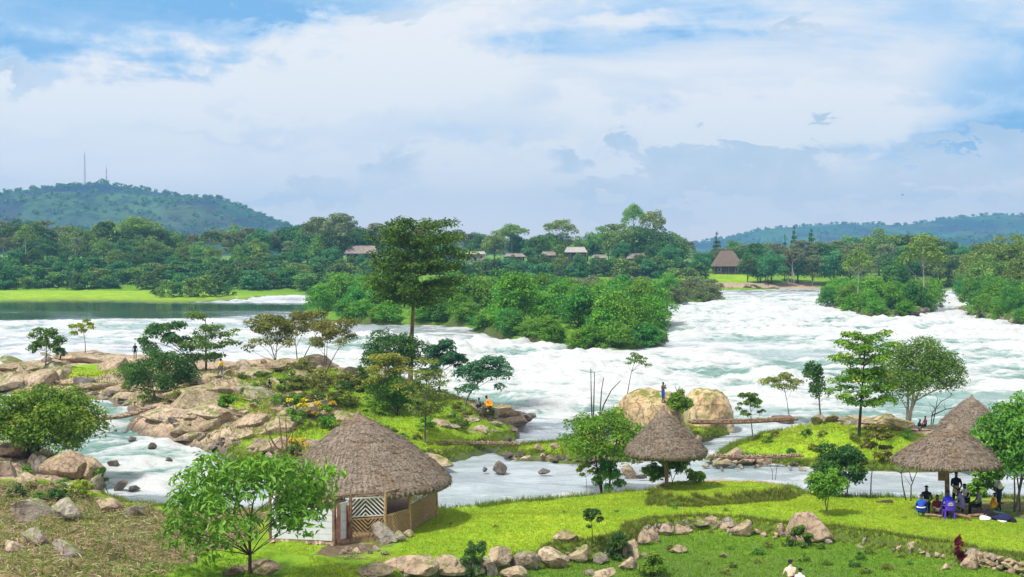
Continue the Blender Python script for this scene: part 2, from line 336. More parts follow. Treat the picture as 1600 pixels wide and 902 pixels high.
def ground_material():
    m, t, out = new_mat('ground_cover')
    geo = t.n('ShaderNodeNewGeometry'); pos = geo.outputs['Position']
    cov = t.n('ShaderNodeAttribute', attribute_name='cover'); cs = t.n('ShaderNodeSeparateColor', {0: cov.outputs['Color']})
    grass, dry, rock = cs.outputs[0], cs.outputs[1], cs.outputs[2]; lush = t.attr('lush')
    nb = t.noise(pos, .20, 5, .6, .4); nm = t.noise(pos, .9, 6, .62); nf = t.noise(pos, 5.0, 7, .7); nff = t.noise(t.vmath('MULTIPLY', pos, (1, .6, 1)), 16.0, 5, .7)
    # grass: yellow-green lawn, deeper green where it grows lush
    g = t.mix(t.remap(nb, .38, .62), (.18, .34, .008), (.30, .43, .012))
    g = t.mix(t.remap(nm, .50, .70, 0, .5), g, (.14, .27, .008))
    g = t.mix(t.remap(nf, .44, .66, 0, .40), g, (.12, .20, .012))
    g = t.mix(t.remap(nff, .52, .68, 0, .5), g, (.34, .38, .05))
    worn = t.noise(t.vmath('MULTIPLY', pos, (.7, 1, 1)), .42, 5, .62, .7); g = t.mix(t.remap(worn, .60, .72, 0, .45), g, (.33, .30, .09)); g = t.mix(t.remap(worn, .42, .34, 0, .55), g, (.085, .20, .012))
    gl = t.mix(t.remap(nm, .35, .65), (.070, .190, .010), (.15, .29, .012)); gl = t.mix(t.remap(nf, .46, .66, 0, .6), gl, (.035, .085, .010)); gl = t.mix(t.remap(nff, .55, .7, 0, .5), gl, (.19, .28, .03))
    gl = t.mix(t.remap(worn, .57, .68, 0, .55), gl, (.17, .19, .045))
    g = t.mix(lush, g, gl)
    # dry cut straw
    d = t.mix(t.remap(nm, .35, .65), (.20, .145, .06), (.31, .24, .115)); d = t.mix(t.remap(nf, .42, .62, 0, .85), d, (.085, .055, .03)); d = t.mix(t.remap(nff, .52, .66, 0, .6), d, (.48, .39, .22))
    d = t.mix(t.remap(nb, .44, .60, 0, .7), d, (.15, .16, .035))
    # bare rock and earth
    vor = t.n('ShaderNodeTexVoronoi', {'Vector': t.vmath('ADD', pos, t.vmath('MULTIPLY', t.noise(pos, .8, 4, .6, 0, 1), (2, 2, 2))), 'Scale': .42}, feature='DISTANCE_TO_EDGE').outputs[0]
    k = t.mix(t.remap(nm, .36, .64), (.50, .40, .27), (.36, .27, .18)); k = t.mix(t.remap(nb, .50, .60), k, (.50, .35, .24)); k = t.mix(t.remap(nf, .44, .62, 0, .75), k, (.12, .095, .07))
    k = t.mix(t.remap(vor, 0, .05, .55, 0), k, (.07, .055, .045))
    e = t.mix(t.remap(nf, .35, .65), (.085, .060, .036), (.17, .125, .075))
    wob = t.math('MULTIPLY_ADD', nm, .9, t.math('MULTIPLY_ADD', nf, .5, -.70))
    def m_(a): return t.remap(t.math('ADD', a, wob), .40, .60)
    c = t.mix(m_(grass), e, g); c = t.mix(m_(dry), c, d); c = t.mix(m_(rock), c, k)
    # steep faces are bare soil with ragged grass
    up = t.n('ShaderNodeSeparateXYZ', {0: geo.outputs['True Normal']}).outputs[2]
    steep = t.math('MULTIPLY', t.remap(up, .86, .62), t.math('SUBTRACT', 1.0, m_(rock)))
    c = t.mix(t.math('MULTIPLY', steep, .7), c, t.mix(t.remap(nf, .4, .6), (.06, .045, .028), (.07, .10, .018)))
    # wet dark band just above the waterline
    wet = t.math('MULTIPLY', t.attr('wet'), t.remap(nm, .2, .6, .6, 1))
    c = t.mix(t.math('MULTIPLY', wet, .8), c, (.045, .038, .030))
    h = t.math('ADD', t.math('MULTIPLY', nf, .5), nm)
    surf(t, out, pbr(t, c, t.math('MULTIPLY_ADD', wet, -.4, .92), t.bump(h, .9, .22), .2)); return m
M['ground'] = ground_material()

def water_material():
    m, t, out = new_mat('river_water')
    geo = t.n('ShaderNodeNewGeometry'); pos = geo.outputs['Position']
    foam = t.attr('foam'); crest = t.attr('crest')
    st = t.vmath('MULTIPLY', pos, (.55, 1.0, 1.0))
    n0 = t.noise(st, .05, 3, .55, .8); n1 = t.noise(st, .22, 6, .66, 1.2); n2 = t.noise(st, 1.1, 7, .70, .6); n3 = t.noise(pos, 5.0, 6, .7)
    s = t.math('ADD', t.math('MULTIPLY', n1, .75), t.math('ADD', t.math('MULTIPLY', n2, .60), t.math('MULTIPLY', n0, .40)))      # about 0.87 in the mean
    s = t.math('ADD', s, t.math('MULTIPLY_ADD', crest, .125, -.885))  # crests whiter, troughs darker: wave shading put into the colour beside real foam
    amt = t.math('ADD', t.math('MULTIPLY', s, t.remap(foam, .0, .35, .35, 2.3)), t.math('MULTIPLY_ADD', foam, .66, -.40))
    k = t.remap(amt, -.22, .36)
    milky_sheen = t.mix(t.remap(n1, .35, .65), (.11, .215, .185), (.22, .335, .305))
    milky_sheen = t.mix(t.remap(foam, .40, .62), t.mix(t.remap(n1, .35, .65), (.29, .33, .37), (.43, .47, .51)), milky_sheen)  # pools: pale sky reflection put into the base colour
    deep = t.mix(t.remap(n1, .4, .6), (.020, .050, .042), (.040, .080, .068))
    base = t.mix(t.remap(foam, .10, .48), deep, milky_sheen)
    white = t.mix(t.remap(n3, .35, .62), (.41, .44, .44), (.52, .525, .525))
    col = t.mix(k, base, white)
    rough = t.math('MULTIPLY_ADD', k, .55, t.remap(foam, .05, .6, .06, .25))
    h = t.math('ADD', t.math('MULTIPLY', n2, 1.0), t.math('MULTIPLY', n3, .35))
    bs = t.remap(foam, .03, .5, .012, .75)
    bp = t.n('ShaderNodeBump', {'Height': h, 'Strength': bs, 'Distance': .30}).outputs[0]
    surf(t, out, pbr(t, col, rough, bp, .5, IOR=1.33)); return m
M['water'] = water_material()
def hill_material():
    m, t, out = new_mat('hill_slope'); pos = t.n('ShaderNodeNewGeometry').outputs['Position']
    st = t.vmath('MULTIPLY', pos, (1, .35, 1.6)); a = t.noise(st, .007, 5, .62, .8); b = t.noise(st, .03, 7, .7); v = t.n('ShaderNodeTexVoronoi', {'Vector': t.vmath('ADD', st, t.vmath('MULTIPLY', t.noise(st, .02, 3, .6, 0, 1), (60, 60, 60))), 'Scale': .011}).outputs['Color']
    c = t.mix(t.remap(a, .44, .56), (.010, .045, .058), (.060, .140, .055)); c = t.mix(t.remap(b, .47, .60, 0, .9), c, (.005, .024, .034)); c = t.mix(.28, c, t.mix(1.0, v, (.11, .19, .07), 'MULTIPLY'))  # blue-leaning tones: some of the distance haze is put into the slope colour
    surf(t, out, pbr(t, c, .95, t.bump(b, 1.0, 12), .1)); return m
M['hill'] = hill_material()
# ------------------------------------------------------------------ river level, white water and painted sky sheen (photo bearing / row, level or foam)
WL = [(-400, 480, 3), (0, 480, 3), (200, 480, 3), (400, 480, 3), (-400, 540, 3), (0, 540, 3), (200, 540, 3), (330, 545, 3), (430, 530, 2.9), (480, 500, 3), (600, 503, 3), (700, 507, 2.9), (560, 530, 2.5), (620, 545, 2.0),
      (700, 530, 2.2), (760, 530, 1.9), (760, 560, 1.2), (880, 560, 1.0), (820, 600, .5), (740, 590, 1.0), (900, 640, .15), (1000, 560, .9), (800, 680, 0), (830, 655, .1), (1200, 456, 3), (1300, 470, 2.7), (1160, 470, 2.8), (1100, 500, 2.0),
      (1480, 468, 2.7), (1500, 505, 1.8), (1050, 530, 1.3), (1300, 560, .9), (1600, 560, 1), (1600, 520, 1.5), (1900, 540, 1.4), (2300, 560, 1.2), (1200, 620, .3), (1500, 640, .2), (1900, 650, .2), (1200, 680, 0), (1300, 740, 0), (750, 750, 0),
      (900, 760, 0), (1450, 750, 0), (1900, 760, 0), (-400, 615, 2.7), (0, 620, 2.6), (60, 610, 2.8), (120, 625, 2.5), (190, 642, 2.2), (-300, 660, 2.2), (20, 660, 2.0), (170, 670, 1.7), (250, 690, 1.25), (300, 700, 1.0), (180, 700, 1.2), (200, 740, .35),
      (300, 735, .45), (420, 730, .4), (220, 780, 0), (260, 785, 0), (600, 780, 0), (380, 760, .1)]
WLW = [PL(*q) for q in WL]
def wl(X, Y): return idw(np.atleast_1d(np.asarray(X, float)), np.atleast_1d(np.asarray(Y, float)), WLW, 3.6)
FOAM = [(-400, 478, .0), (0, 475, .0), (200, 480, .0), (430, 480, .05), (0, 496, .05), (250, 494, .05), (470, 470, .35), (440, 500, .3), (0, 508, .52), (200, 506, .55), (350, 506, .5), (0, 530, .42), (200, 530, .50), (300, 545, .45), (100, 545, .4), (-400, 540, .4), (430, 530, .6), (400, 463, .5),  # upper left: values also whiten the water for its sky sheen
        (560, 512, .40), (650, 512, .30), (720, 516, .32), (600, 530, .9), (680, 540, 1.0), (760, 545, 1.0), (850, 560, 1.0), (950, 580, .95), (800, 590, .95), (860, 620, .85), (950, 640, .85), (1060, 590, 1.0), (1200, 600, .9), (840, 665, .30), (800, 690, .3), (930, 668, .4), (1050, 560, .85),
        (1000, 545, .45), (1060, 540, .42), (1200, 552, .50), (1350, 558, .52), (1100, 510, .85), (1060, 490, .95), (1150, 475, .7), (1250, 470, .65), (1180, 456, .3), (1280, 456, .3), (1300, 500, .8), (1450, 510, .85), (1550, 520, .8), (1482, 468, .95), (1600, 560, .7), (1900, 560, .7), (1500, 590, .65), (1450, 600, .72), (1250, 630, .8), (1180, 640, .5), (1560, 620, .55), (1180, 690, .45),
        (1130, 690, .5), (750, 740, .45), (700, 770, .46), (850, 750, .45), (960, 735, .43), (1170, 725, .52), (1250, 735, .45), (1380, 750, .44), (1550, 740, .45), (0, 615, .6), (90, 615, .45), (180, 640, .9), (60, 690, .8), (160, 670, .8), (230, 680, .75), (250, 720, .85), (330, 720, 1.0), (200, 730, .8), (270, 750, 1.0), (400, 720, .95), (230, 782, .25), (270, 786, .28), (180, 790, .2), (420, 770, .5)]  # pool values raised to brighten them with painted sky sheen
FOAMW = []
for (fx, fy, fv) in FOAM:
    h = 1.0
    for _ in range(8):
        p = PL(fx, fy, h); h = float(wl(p[0], p[1])[0])
    FOAMW.append((p[0], p[1], fv))

# ------------------------------------------------------------------ land: bank outlines (column, row, height of the bank's lip) and spot heights
def Wd(x, Y, z): return ((x - 800) * Y / F, Y, z)
def pts(L): return [PL(*q) for q in L]
LAND = []
def land(name, outline, inner, fall, rough, lip=1.0): LAND.append(dict(name=name, poly=outline, ctrl=outline + inner, fall=fall, rough=rough))
land('near', pts([(-700, 680, 2.8), (0, 690, 2.6), (60, 697, 2.4), (110, 712, 2.0), (150, 745, 1.4), (170, 772, .8), (215, 786, .6), (270, 793, .6), (330, 798, .7), (400, 797, .8), (470, 775, .8), (560, 766, .8), (640, 776, .9), (690, 792, .9), (760, 787, .8),
     (840, 779, .8), (900, 774, .8), (960, 768, .8), (1010, 765, .8), (1040, 754, .9), (1090, 748, .8), (1180, 748, .7), (1235, 756, .7), (1262, 768, .8), (1300, 773, .8), (1370, 774, .8), (1440, 778, .8), (1500, 772, .8), (1600, 776, .8), (1750, 785, .8), (2400, 790, .8)]) + [(60, 20, 4), (-60, 20, 7)],
     pts([(60, 760, 2.8), (150, 800, 2.4), (250, 835, 1.9), (100, 850, 3.1), (250, 890, 2.2), (20, 890, 3.5), (-300, 850, 4), (350, 870, 1.5), (330, 900, 1.6), (430, 850, 1.35), (500, 848, 1.35), (560, 850, 1.35), (620, 836, 1.35), (680, 815, 1.3), (480, 890, 1.5), (560, 880, 1.5),
     (700, 830, 1.4), (800, 830, 1.4), (660, 870, 1.5), (760, 860, 1.5), (900, 820, 1.4), (850, 860, 1.5), (1000, 800, 1.3), (1100, 795, 1.25), (1200, 800, 1.3), (1350, 810, 1.2), (1500, 830, 1.3), (1590, 850, 1.4), (1480, 795, 1.0), (1800, 860, 1.4), (2300, 860, 1.4), (1300, 830, 1.3)]) + [Wd(800, 60, 1.5), Wd(0, 55, 4), Wd(1600, 60, 1.5)], 1.6, .10)
land('isle_left', pts([(-700, 604, 3.2), (-300, 602, 3.2), (0, 606, 3.1), (60, 610, 3.1), (120, 612, 3.1), (180, 620, 3.0), (215, 628, 2.9), (232, 640, 2.8), (205, 652, 2.5), (240, 665, 2.2), (300, 682, 1.8), (350, 695, 1.5), (400, 712, 1.2), (440, 735, 1.0), (500, 742, .9), (560, 742, .9),
     (640, 735, .7), (690, 715, .7), (720, 705, .6), (760, 697, .6), (785, 690, .5), (790, 680, .6), (800, 665, .7), (815, 648, .8), (790, 640, 1.2), (770, 633, 1.8), (740, 625, 2.2), (700, 613, 2.8), (640, 590, 3.3), (560, 576, 3.7), (480, 563, 3.9), (420, 560, 3.9), (360, 566, 3.9), (300, 562, 3.8),
     (250, 556, 3.7), (200, 553, 3.6), (150, 548, 3.6), (100, 552, 3.6), (60, 562, 3.5), (0, 569, 3.3), (-300, 575, 3.3), (-700, 578, 3.3)]),
     pts([(40, 585, 3.9), (100, 580, 4.1), (160, 580, 4.1), (60, 598, 3.6), (160, 602, 3.5), (345, 592, 5.0), (280, 590, 4.6), (300, 612, 4.4), (250, 630, 3.5), (430, 600, 4.4), (500, 620, 3.7), (600, 620, 3.4), (420, 650, 3.2), (300, 650, 3.2), (260, 655, 2.7), (350, 672, 2.5), (550, 660, 2.6), (650, 660, 2.2), (700, 650, 2.0), (740, 660, 1.6), (650, 700, 1.3),
     (380, 690, 1.9), (450, 705, 1.6), (480, 580, 4.5), (560, 600, 4.0), (700, 630, 2.6), (420, 575, 4.5)]), 2.2, .45)
land('islet', pts([(772, 702, .3), (800, 696, .4), (830, 692, .4), (900, 688, .4), (960, 690, .4), (1010, 694, .4), (1050, 706, .3), (1000, 716, .3), (900, 718, .3), (850, 713, .3), (800, 711, .3)]), pts([(830, 702, .6), (880, 702, .75), (950, 703, .7), (1000, 705, .6)]), 1.5, .2)
land('mound', pts([(962, 664, .4), (975, 678, .4), (1000, 688, .4), (1050, 694, .4), (1090, 682, .4), (1135, 676, .3), (1150, 664, .4), (1140, 652, .6), (1050, 642, .8), (985, 648, .6)]), pts([(1030, 655, 2.0), (1090, 660, 1.7), (1060, 672, 1.2), (1000, 662, 1.5)]), 2.0, .25)
land('isle_right', pts([(1115, 708, .3), (1160, 716, .3), (1230, 722, .3), (1330, 728, .4), (1400, 727, .4), (1480, 722, .5), (1600, 724, .5), (2300, 726, .5), (2300, 655, .8), (1700, 655, .8), (1560, 656, .8), (1480, 662, .9), (1440, 664, 1.2), (1400, 655, 1.8), (1340, 648, 1.9), (1290, 652, 1.6), (1250, 662, 1.0), (1200, 674, .7), (1150, 690, .5)]),
     pts([(1250, 690, 1.1), (1350, 672, 2.1), (1400, 680, 1.7), (1300, 672, 1.9), (1350, 705, .9), (1450, 690, 1.2), (1550, 695, 1.1)]), 2.0, .15)
land('isle_mid', pts([(472, 488, 3.4), (520, 500, 3.4), (600, 505, 3.3), (700, 507, 3.2), (740, 512, 3.0), (800, 525, 2.4), (880, 540, 1.8), (960, 546, 1.6), (1030, 537, 1.7), (1042, 518, 2.1), (1015, 490, 2.6), (960, 478, 3.0), (900, 474, 3.2), (760, 470, 3.3), (560, 472, 3.4), (490, 478, 3.4)]),
     pts([(600, 490, 5.0), (700, 490, 5.5), (800, 500, 5.0), (900, 510, 4.5), (980, 515, 3.5), (760, 482, 5)]), 2, .5)
land('isle_back', pts([(870, 481, 3.1), (950, 480, 3.0), (1040, 475, 3.1), (1100, 472, 3.1), (1138, 468, 3.1), (1130, 463, 3.3), (1050, 457, 3.4), (900, 457, 3.4), (850, 462, 3.4), (850, 474, 3.3)]), pts([(950, 468, 5.0), (1050, 465, 4.6), (900, 468, 5)]), 2.5, .4)
land('isle_east', pts([(1286, 478, 2.9), (1320, 488, 2.6), (1370, 492, 2.5), (1420, 493, 2.4), (1454, 488, 2.5), (1462, 478, 2.8), (1458, 470, 3.0), (1400, 464, 3.2), (1310, 466, 3.2)]), pts([(1340, 478, 4.5), (1400, 478, 5.0), (1440, 478, 4.5)]), 2, .4)
land('bank_east', pts([(1502, 478, 3.0), (1528, 491, 2.7), (1560, 498, 2.5), (1600, 505, 2.3), (1700, 514, 2.2), (2400, 545, 2.0)]) + [Wd(2600, 700, 9), Wd(1540, 600, 7)] + pts([(1508, 466, 3.2)]), pts([(1560, 480, 5.5), (1640, 490, 5.5), (1800, 490, 6.0)]) + [Wd(1560, 480, 7.0), Wd(1700, 500, 8.0)], 2.5, .4)
land('far', pts([(-1200, 473, 3.3), (-300, 471, 3.25), (0, 470, 3.2), (120, 469, 3.2), (210, 470, 3.25), (235, 473, 3.2), (330, 471, 3.2), (385, 467, 3.2), (400, 462.5, 3.3), (450, 461, 3.3), (520, 459, 3.3), (620, 458, 3.3), (750, 456, 3.3), (900, 454, 3.3), (1050, 453, 3.3), (1100, 452.5, 3.3), (1200, 451.5, 3.3), (1300, 451, 3.3), (1480, 451, 3.3), (2600, 449, 3.3)]) + [Wd(2600, 9500, 30), Wd(-1200, 9500, 30)],
     [Wd(x, 540, 3.6) for x in (-900, -400, 0, 100, 200)] + [Wd(300, 500, 3.6), Wd(300, 545, 4.2), Wd(420, 565, 5)] + [Wd(x, 572, 7) for x in (-900, -400, 0, 150, 300, 450)] + [Wd(x, 612, 13.6) for x in (-900, -400, -100, 100, 250, 400, 550)] + [Wd(x, 610, 7.5) for x in (600, 750, 900)] + [Wd(x, 634, 14.6) for x in (600, 680, 760, 840, 920, 990)] + [Wd(1050, 634, 10.5)]
     + [Wd(x, 640, 8.6) for x in (1110, 1140, 1180)] + [Wd(1140, 615, 5.4), Wd(1140, 660, 8.8)] + [Wd(x, 650, 7.5) for x in (1250, 1330, 1450, 1600, 1900, 2400)] + [Wd(x, 720, 15) for x in (-900, -400, 0, 300, 600, 900, 1000)] + [Wd(x, 720, 10) for x in (1140, 1300, 1600, 2200)] + [Wd(x, 1500, 18) for x in (-900, 0, 800, 1600, 2400)] + [Wd(x, 5000, 26) for x in (-900, 0, 800, 1600, 2400)], 3, .3)
# the lower terrace in front of the stone wall, and the raised terrace under the small thatched shade
TERRACE = pts([(500, 960, .9), (600, 922, .9), (660, 908, .9), (700, 900, .85), (780, 893, .8), (850, 880, .72), (900, 873, .7), (950, 866, .65), (990, 856, .6), (1003, 842, .6), (1030, 832, .6), (1100, 826, .6), (1170, 833, .6), (1230, 840, .6), (1300, 846, .6), (1380, 857, .6), (1440, 868, .6), (1490, 880, .6), (1560, 892, .6), (1620, 904, .6), (1700, 920, .6), (2300, 1000, .6)]) + [(40, 42, .6), (-10, 42, .6)]
RAISED = pts([(1018, 786, 1.3), (1060, 790, 1.3), (1150, 786, 1.3), (1225, 774, 1.2), (1245, 764, 1.2), (1180, 758, 1.1), (1080, 756, 1.1), (1028, 760, 1.1)])

def terrain(X, Y):
    X = np.asarray(X, float); Y = np.asarray(Y, float)
    lev = wl(X, Y); z = lev - 1.2; shore = np.full(X.shape, -1e9); which = np.full(X.shape, -1)
    for i, L in enumerate(LAND):
        p = np.array([q[:2] for q in L['poly']]); m = 12 + L['fall'] * 2
        sel = np.where((X > p[:, 0].min() - m) & (X < p[:, 0].max() + m) & (Y > p[:, 1].min() - m) & (Y < p[:, 1].max() + m))[0]
        if not len(sel): continue
        x, y = X[sel], Y[sel]
        wob = fbm(x / (y * .02), y / (y * .02) + 3 * np.log(y), 3, 40 + i) * np.minimum(y * .006, 2.2) if L['name'] != 'near' else fbm(x / 3, y / 3, 3, 41) * .3
        sd = polydist(x, y, L['poly']) + wob
        h = idw(x, y, L['ctrl'])
        r = L['rough'] * (fbm(x / 2.2, y / 2.2, 4, 11 + i) + .9 * np.abs(fbm(x / 6, y / 6, 3, 71 + i)))
        if L['name'] == 'near': r = r + sstep(-9, -13, x) * (.42 * fbm(x / 1.5, y / 1.5, 4, 63) + .40 * np.abs(fbm(x / 3.5, y / 3.5, 2, 64)))
        h = h + r * np.clip(sd / 2.0, 0, 1)
        s = sstep(-L['fall'] * 1.0, L['fall'] * .35, sd)
        hz = lev[sel] - 1.2 + (h - lev[sel] + 1.2) * s
        up = hz > z[sel]; z[sel] = np.where(up, hz, z[sel]); which[sel] = np.where(up & (sd > -L['fall']), i, which[sel]); shore[sel] = np.maximum(shore[sel], sd)
    near = np.where((Y < 100) & (Y > 20))[0]
    terr = np.full(X.shape, -50.0)
    if len(near):
        x, y = X[near], Y[near]
        sd = polydist(x, y, TERRACE) + fbm(x / 1.5, y / 1.5, 2, 5) * .25; terr[near] = sd
        tgt = .62 + .10 * fbm(x / 5, y / 5, 3, 9) + np.clip((75 - y) * .012, 0, .3)
        s = sstep(-.6, .12, sd); z[near] = z[near] * (1 - s) + np.minimum(tgt, z[near]) * s
        sd = polydist(x, y, RAISED) + fbm(x / 1.2, y / 1.2, 2, 6) * .2
        z[near] += .55 * sstep(-.1, .55, sd)
    return z, lev, shore, which, terr

# the ground is one sheet: fine near the river, coarse beyond
NU = 600
U = np.concatenate([np.linspace(-.95, -.47, 26)[:-1], np.linspace(-.47, .47, NU), np.linspace(.47, .95, 26)[1:]])
YR = np.concatenate([[12, 20, 30, 40, 48], np.geomspace(54, 150, 250), np.geomspace(150, 680, 250)[1:], np.geomspace(700, 6600, 20)])
GU, GY = np.meshgrid(U, YR); GX = GU * GY
GZ, GL, GS, GW, GT = [a.reshape(GX.shape) for a in terrain(GX.ravel(), GY.ravel())]
def zat(X, Y):
    """ground height, from the sheet"""
    u = X / Y; i = np.clip(np.searchsorted(U, u) - 1, 0, len(U) - 2); j = int(np.clip(np.searchsorted(YR, Y) - 1, 0, len(YR) - 2))
    a = (u - U[i]) / (U[i + 1] - U[i]); b = (Y - YR[j]) / (YR[j + 1] - YR[j])
    return float((GZ[j, i] * (1 - a) + GZ[j, i + 1] * a) * (1 - b) + (GZ[j + 1, i] * (1 - a) + GZ[j + 1, i + 1] * a) * b)
def hit(x, y, ymin=50, water=True):
    """where the line of sight through a photo point meets ground or river"""
    u = (x - 800) / F; i = int(np.clip(np.searchsorted(U, u) - 1, 0, len(U) - 2)); a = (u - U[i]) / (U[i + 1] - U[i])
    col = GZ[:, i] * (1 - a) + GZ[:, i + 1] * a
    if water: col = np.maximum(col, GL[:, i])
    ray = CAMZ - (y - YH) * YR / F; d = col - ray
    for j in range(1, len(YR)):
        if YR[j] > ymin and d[j] >= 0:
            k = np.clip(d[j - 1] / (d[j - 1] - d[j] + 1e-9), 0, 1) if d[j - 1] < 0 else 1.0
            Y = YR[j - 1] + k * (YR[j] - YR[j - 1]); return (u * Y, Y, CAMZ - (y - YH) * Y / F)
    return (u * 700, 700, 10)

# what grows or lies on the ground: (column, row, grass, dry straw, rock, lush)
COVER = [(60, 760, .3, .5, .3, .3), (20, 720, .3, .2, .8, .3), (120, 760, .9, .2, .1, .3), (150, 790, .3, .9, .2, 0), (100, 850, .1, 1, .1, 0), (250, 860, .1, 1, 0, 0), (20, 880, .3, .8, .3, .3), (230, 800, .2, .9, .2, 0), (290, 840, .2, .9, 0, 0), (300, 895, .9, .2, 0, .8), (360, 880, 1, 0, 0, .7), (430, 880, 1, 0, 0, .6), (250, 895, .8, .5, 0, .8), (470, 858, .8, .1, .1, .5), (530, 862, .2, .3, .3, .2), (580, 870, .7, .5, .1, .1), (560, 890, .7, .4, .2, .1), (40, 800, .3, .9, .3, .2), (-200, 850, .5, .6, .2, .4),
    (700, 830, 1, 0, 0, 0), (800, 830, 1, 0, 0, 0), (760, 800, 1, 0, 0, 0), (660, 870, .9, .2, 0, .1), (760, 860, 1, 0, 0, 0), (900, 820, 1, 0, 0, 0), (1000, 790, 1, 0, 0, .15), (1100, 790, 1, 0, 0, .1), (1130, 765, 1, 0, 0, .1), (1150, 752, .2, .3, .8, 0), (1230, 770, .9, .3, .1, .1), (1300, 800, 1, 0, 0, .1), (1450, 810, 1, 0, 0, .2), (1550, 840, 1, 0, 0, .35), (1520, 795, .35, .3, .1, .5), (1470, 800, .45, .3, 0, .4), (1560, 800, .5, .3, 0, .5), (1430, 800, .9, .1, 0, .2), (1390, 790, 1, 0, 0, 0),
    (1000, 885, 1, 0, 0, .9), (1100, 860, 1, 0, 0, .85), (1200, 870, 1, 0, 0, .8), (1350, 885, 1, 0, 0, .9), (1480, 895, 1, 0, 0, .85), (1700, 950, 1, 0, 0, .9), (860, 898, .9, .1, 0, .9), (720, 899, .7, .2, .2, .8),
    (20, 590, .3, .1, .8, .2), (100, 600, .3, .1, .9, 0), (140, 582, 1, 0, 0, .2), (100, 560, .3, .1, .9, 0), (200, 590, .4, .1, .8, .3), (190, 615, .3, .2, .9, 0), (250, 600, .5, .1, .7, .3), (300, 620, .2, .1, 1, 0), (280, 650, .1, .1, 1, 0), (330, 655, .2, .1, 1, 0), (345, 600, .4, .2, .8, .2), (400, 600, .7, .2, .5, .6), (390, 640, .8, .1, .5, .2), (360, 625, .9, 0, .3, .2), (430, 660, .9, .1, .3, .2), (460, 635, .4, .3, .8, 0), (400, 690, .9, .1, .2, .4), (440, 700, .4, .7, .3, 0), (500, 650, .3, .4, .6, .1), (330, 685, .4, .2, .8, 0), (380, 665, .5, .2, .7, .1), (480, 600, .8, .2, .2, .7), (540, 610, .8, .2, .1, .7), (600, 640, 1, .1, .1, .7), (660, 655, 1, 0, 0, .5), (680, 675, 1, 0, 0, .2), (730, 665, 1, 0, .1, .6), (620, 620, .9, .1, 0, .8), (700, 635, .9, .1, .1, .8), (650, 700, .9, .1, .2, .4), (560, 590, .6, .3, .4, .5), (430, 570, .4, .2, .7, .5), (520, 690, .9, .2, .2, .3), (480, 570, .2, .2, .9, 0), (790, 650, .2, 0, 1, 0),
    (880, 703, 1, 0, .1, .1), (1040, 660, .4, .1, .9, 0), (1060, 675, .9, 0, .2, .2), (985, 650, .8, .2, .3, .4), (1110, 680, .8, 0, .2, .2), (1250, 690, 1, 0, 0, .15), (1350, 690, 1, 0, 0, .2), (1400, 665, .2, .2, .9, 0), (1300, 665, .8, .1, .3, .3), (1380, 705, 1, 0, 0, .3), (1200, 700, 1, 0, 0, .1), (1550, 700, 1, 0, 0, .3), (1320, 655, .4, .1, .8, .2)]
def far_cover():
    out = []
    for x in (-900, -300, 0, 150): out += [Wd(x, 460, 0) + (1, 0, 0, .12), Wd(x, 520, 0) + (1, 0, 0, .12)]
    for x in (230, 300, 370): out += [Wd(x, 450, 0) + (1, 0, 0, .3)]
    for x in range(-900, 2500, 150):
        out += [Wd(x, 560, 0) + (1, 0, 0, 1), Wd(x, 585, 0) + (1, 0, 0, 1), Wd(x, 612, 0) + (1, 0, 0, 1), Wd(x, 640, 0) + (1, 0, 0, 1), Wd(x, 680, 0) + (1, 0, 0, 1), Wd(x, 760, 0) + (1, .0, 0, 1), Wd(x, 3000, 0) + (.8, .2, 0, .9)]
    out += [Wd(1140, 625, 0) + (1, 0, 0, .25), Wd(1140, 612, 0) + (1, 0, 0, .2), Wd(1125, 603, 0) + (.3, .1, 1, 0), Wd(1190, 604, 0) + (.3, .2, 1, 0), Wd(1220, 604, 0) + (.4, .2, 1, 0)]
    for x, Y in ((560, 300), (700, 300), (850, 260), (980, 245), (950, 400), (1080, 410), (1330, 380), (1440, 380), (1560, 380), (1700, 380), (500, 330), (600, 400), (760, 420), (640, 340), (900, 440), (760, 300), (900, 300), (1010, 250), (1020, 300), (1300, 400), (1380, 350), (1420, 350), (1460, 380), (1620, 330), (1500, 420)): out += [Wd(x, Y, 0) + (.9, 0, .0, 1)]
    return [(a[0], a[1]) + tuple(a[3:]) for a in out]
CW = [hit(q[0], q[1], water=False)[:2] + tuple(q[2:]) for q in COVER] + far_cover()
cov = [idw(GX.ravel(), GY.ravel(), [(q[0], q[1], q[2 + k]) for q in CW], 4.0) for k in range(4)]
GGR, GLU = cov[0].reshape(GX.shape), cov[3].reshape(GX.shape)
wet = sstep(.55, .05, GZ - GL).ravel() * (GY.ravel() < 500)
nr, nc = GX.shape
ii, jj = np.meshgrid(np.arange(nr - 1), np.arange(nc - 1), indexing='ij')
gq = np.stack([ii * nc + jj, ii * nc + jj + 1, (ii + 1) * nc + jj + 1, (ii + 1) * nc + jj], -1).reshape(-1, 4)
ground = obj('ground', mesh_np('ground', np.stack([GX, GY, GZ], -1).reshape(-1, 3), gq, [M['ground']], attrs={'cover': np.stack([cov[0], cov[1], cov[2], np.ones_like(cov[0])], -1), 'lush': cov[3], 'wet': wet}))
ground['kind'] = 'structure'

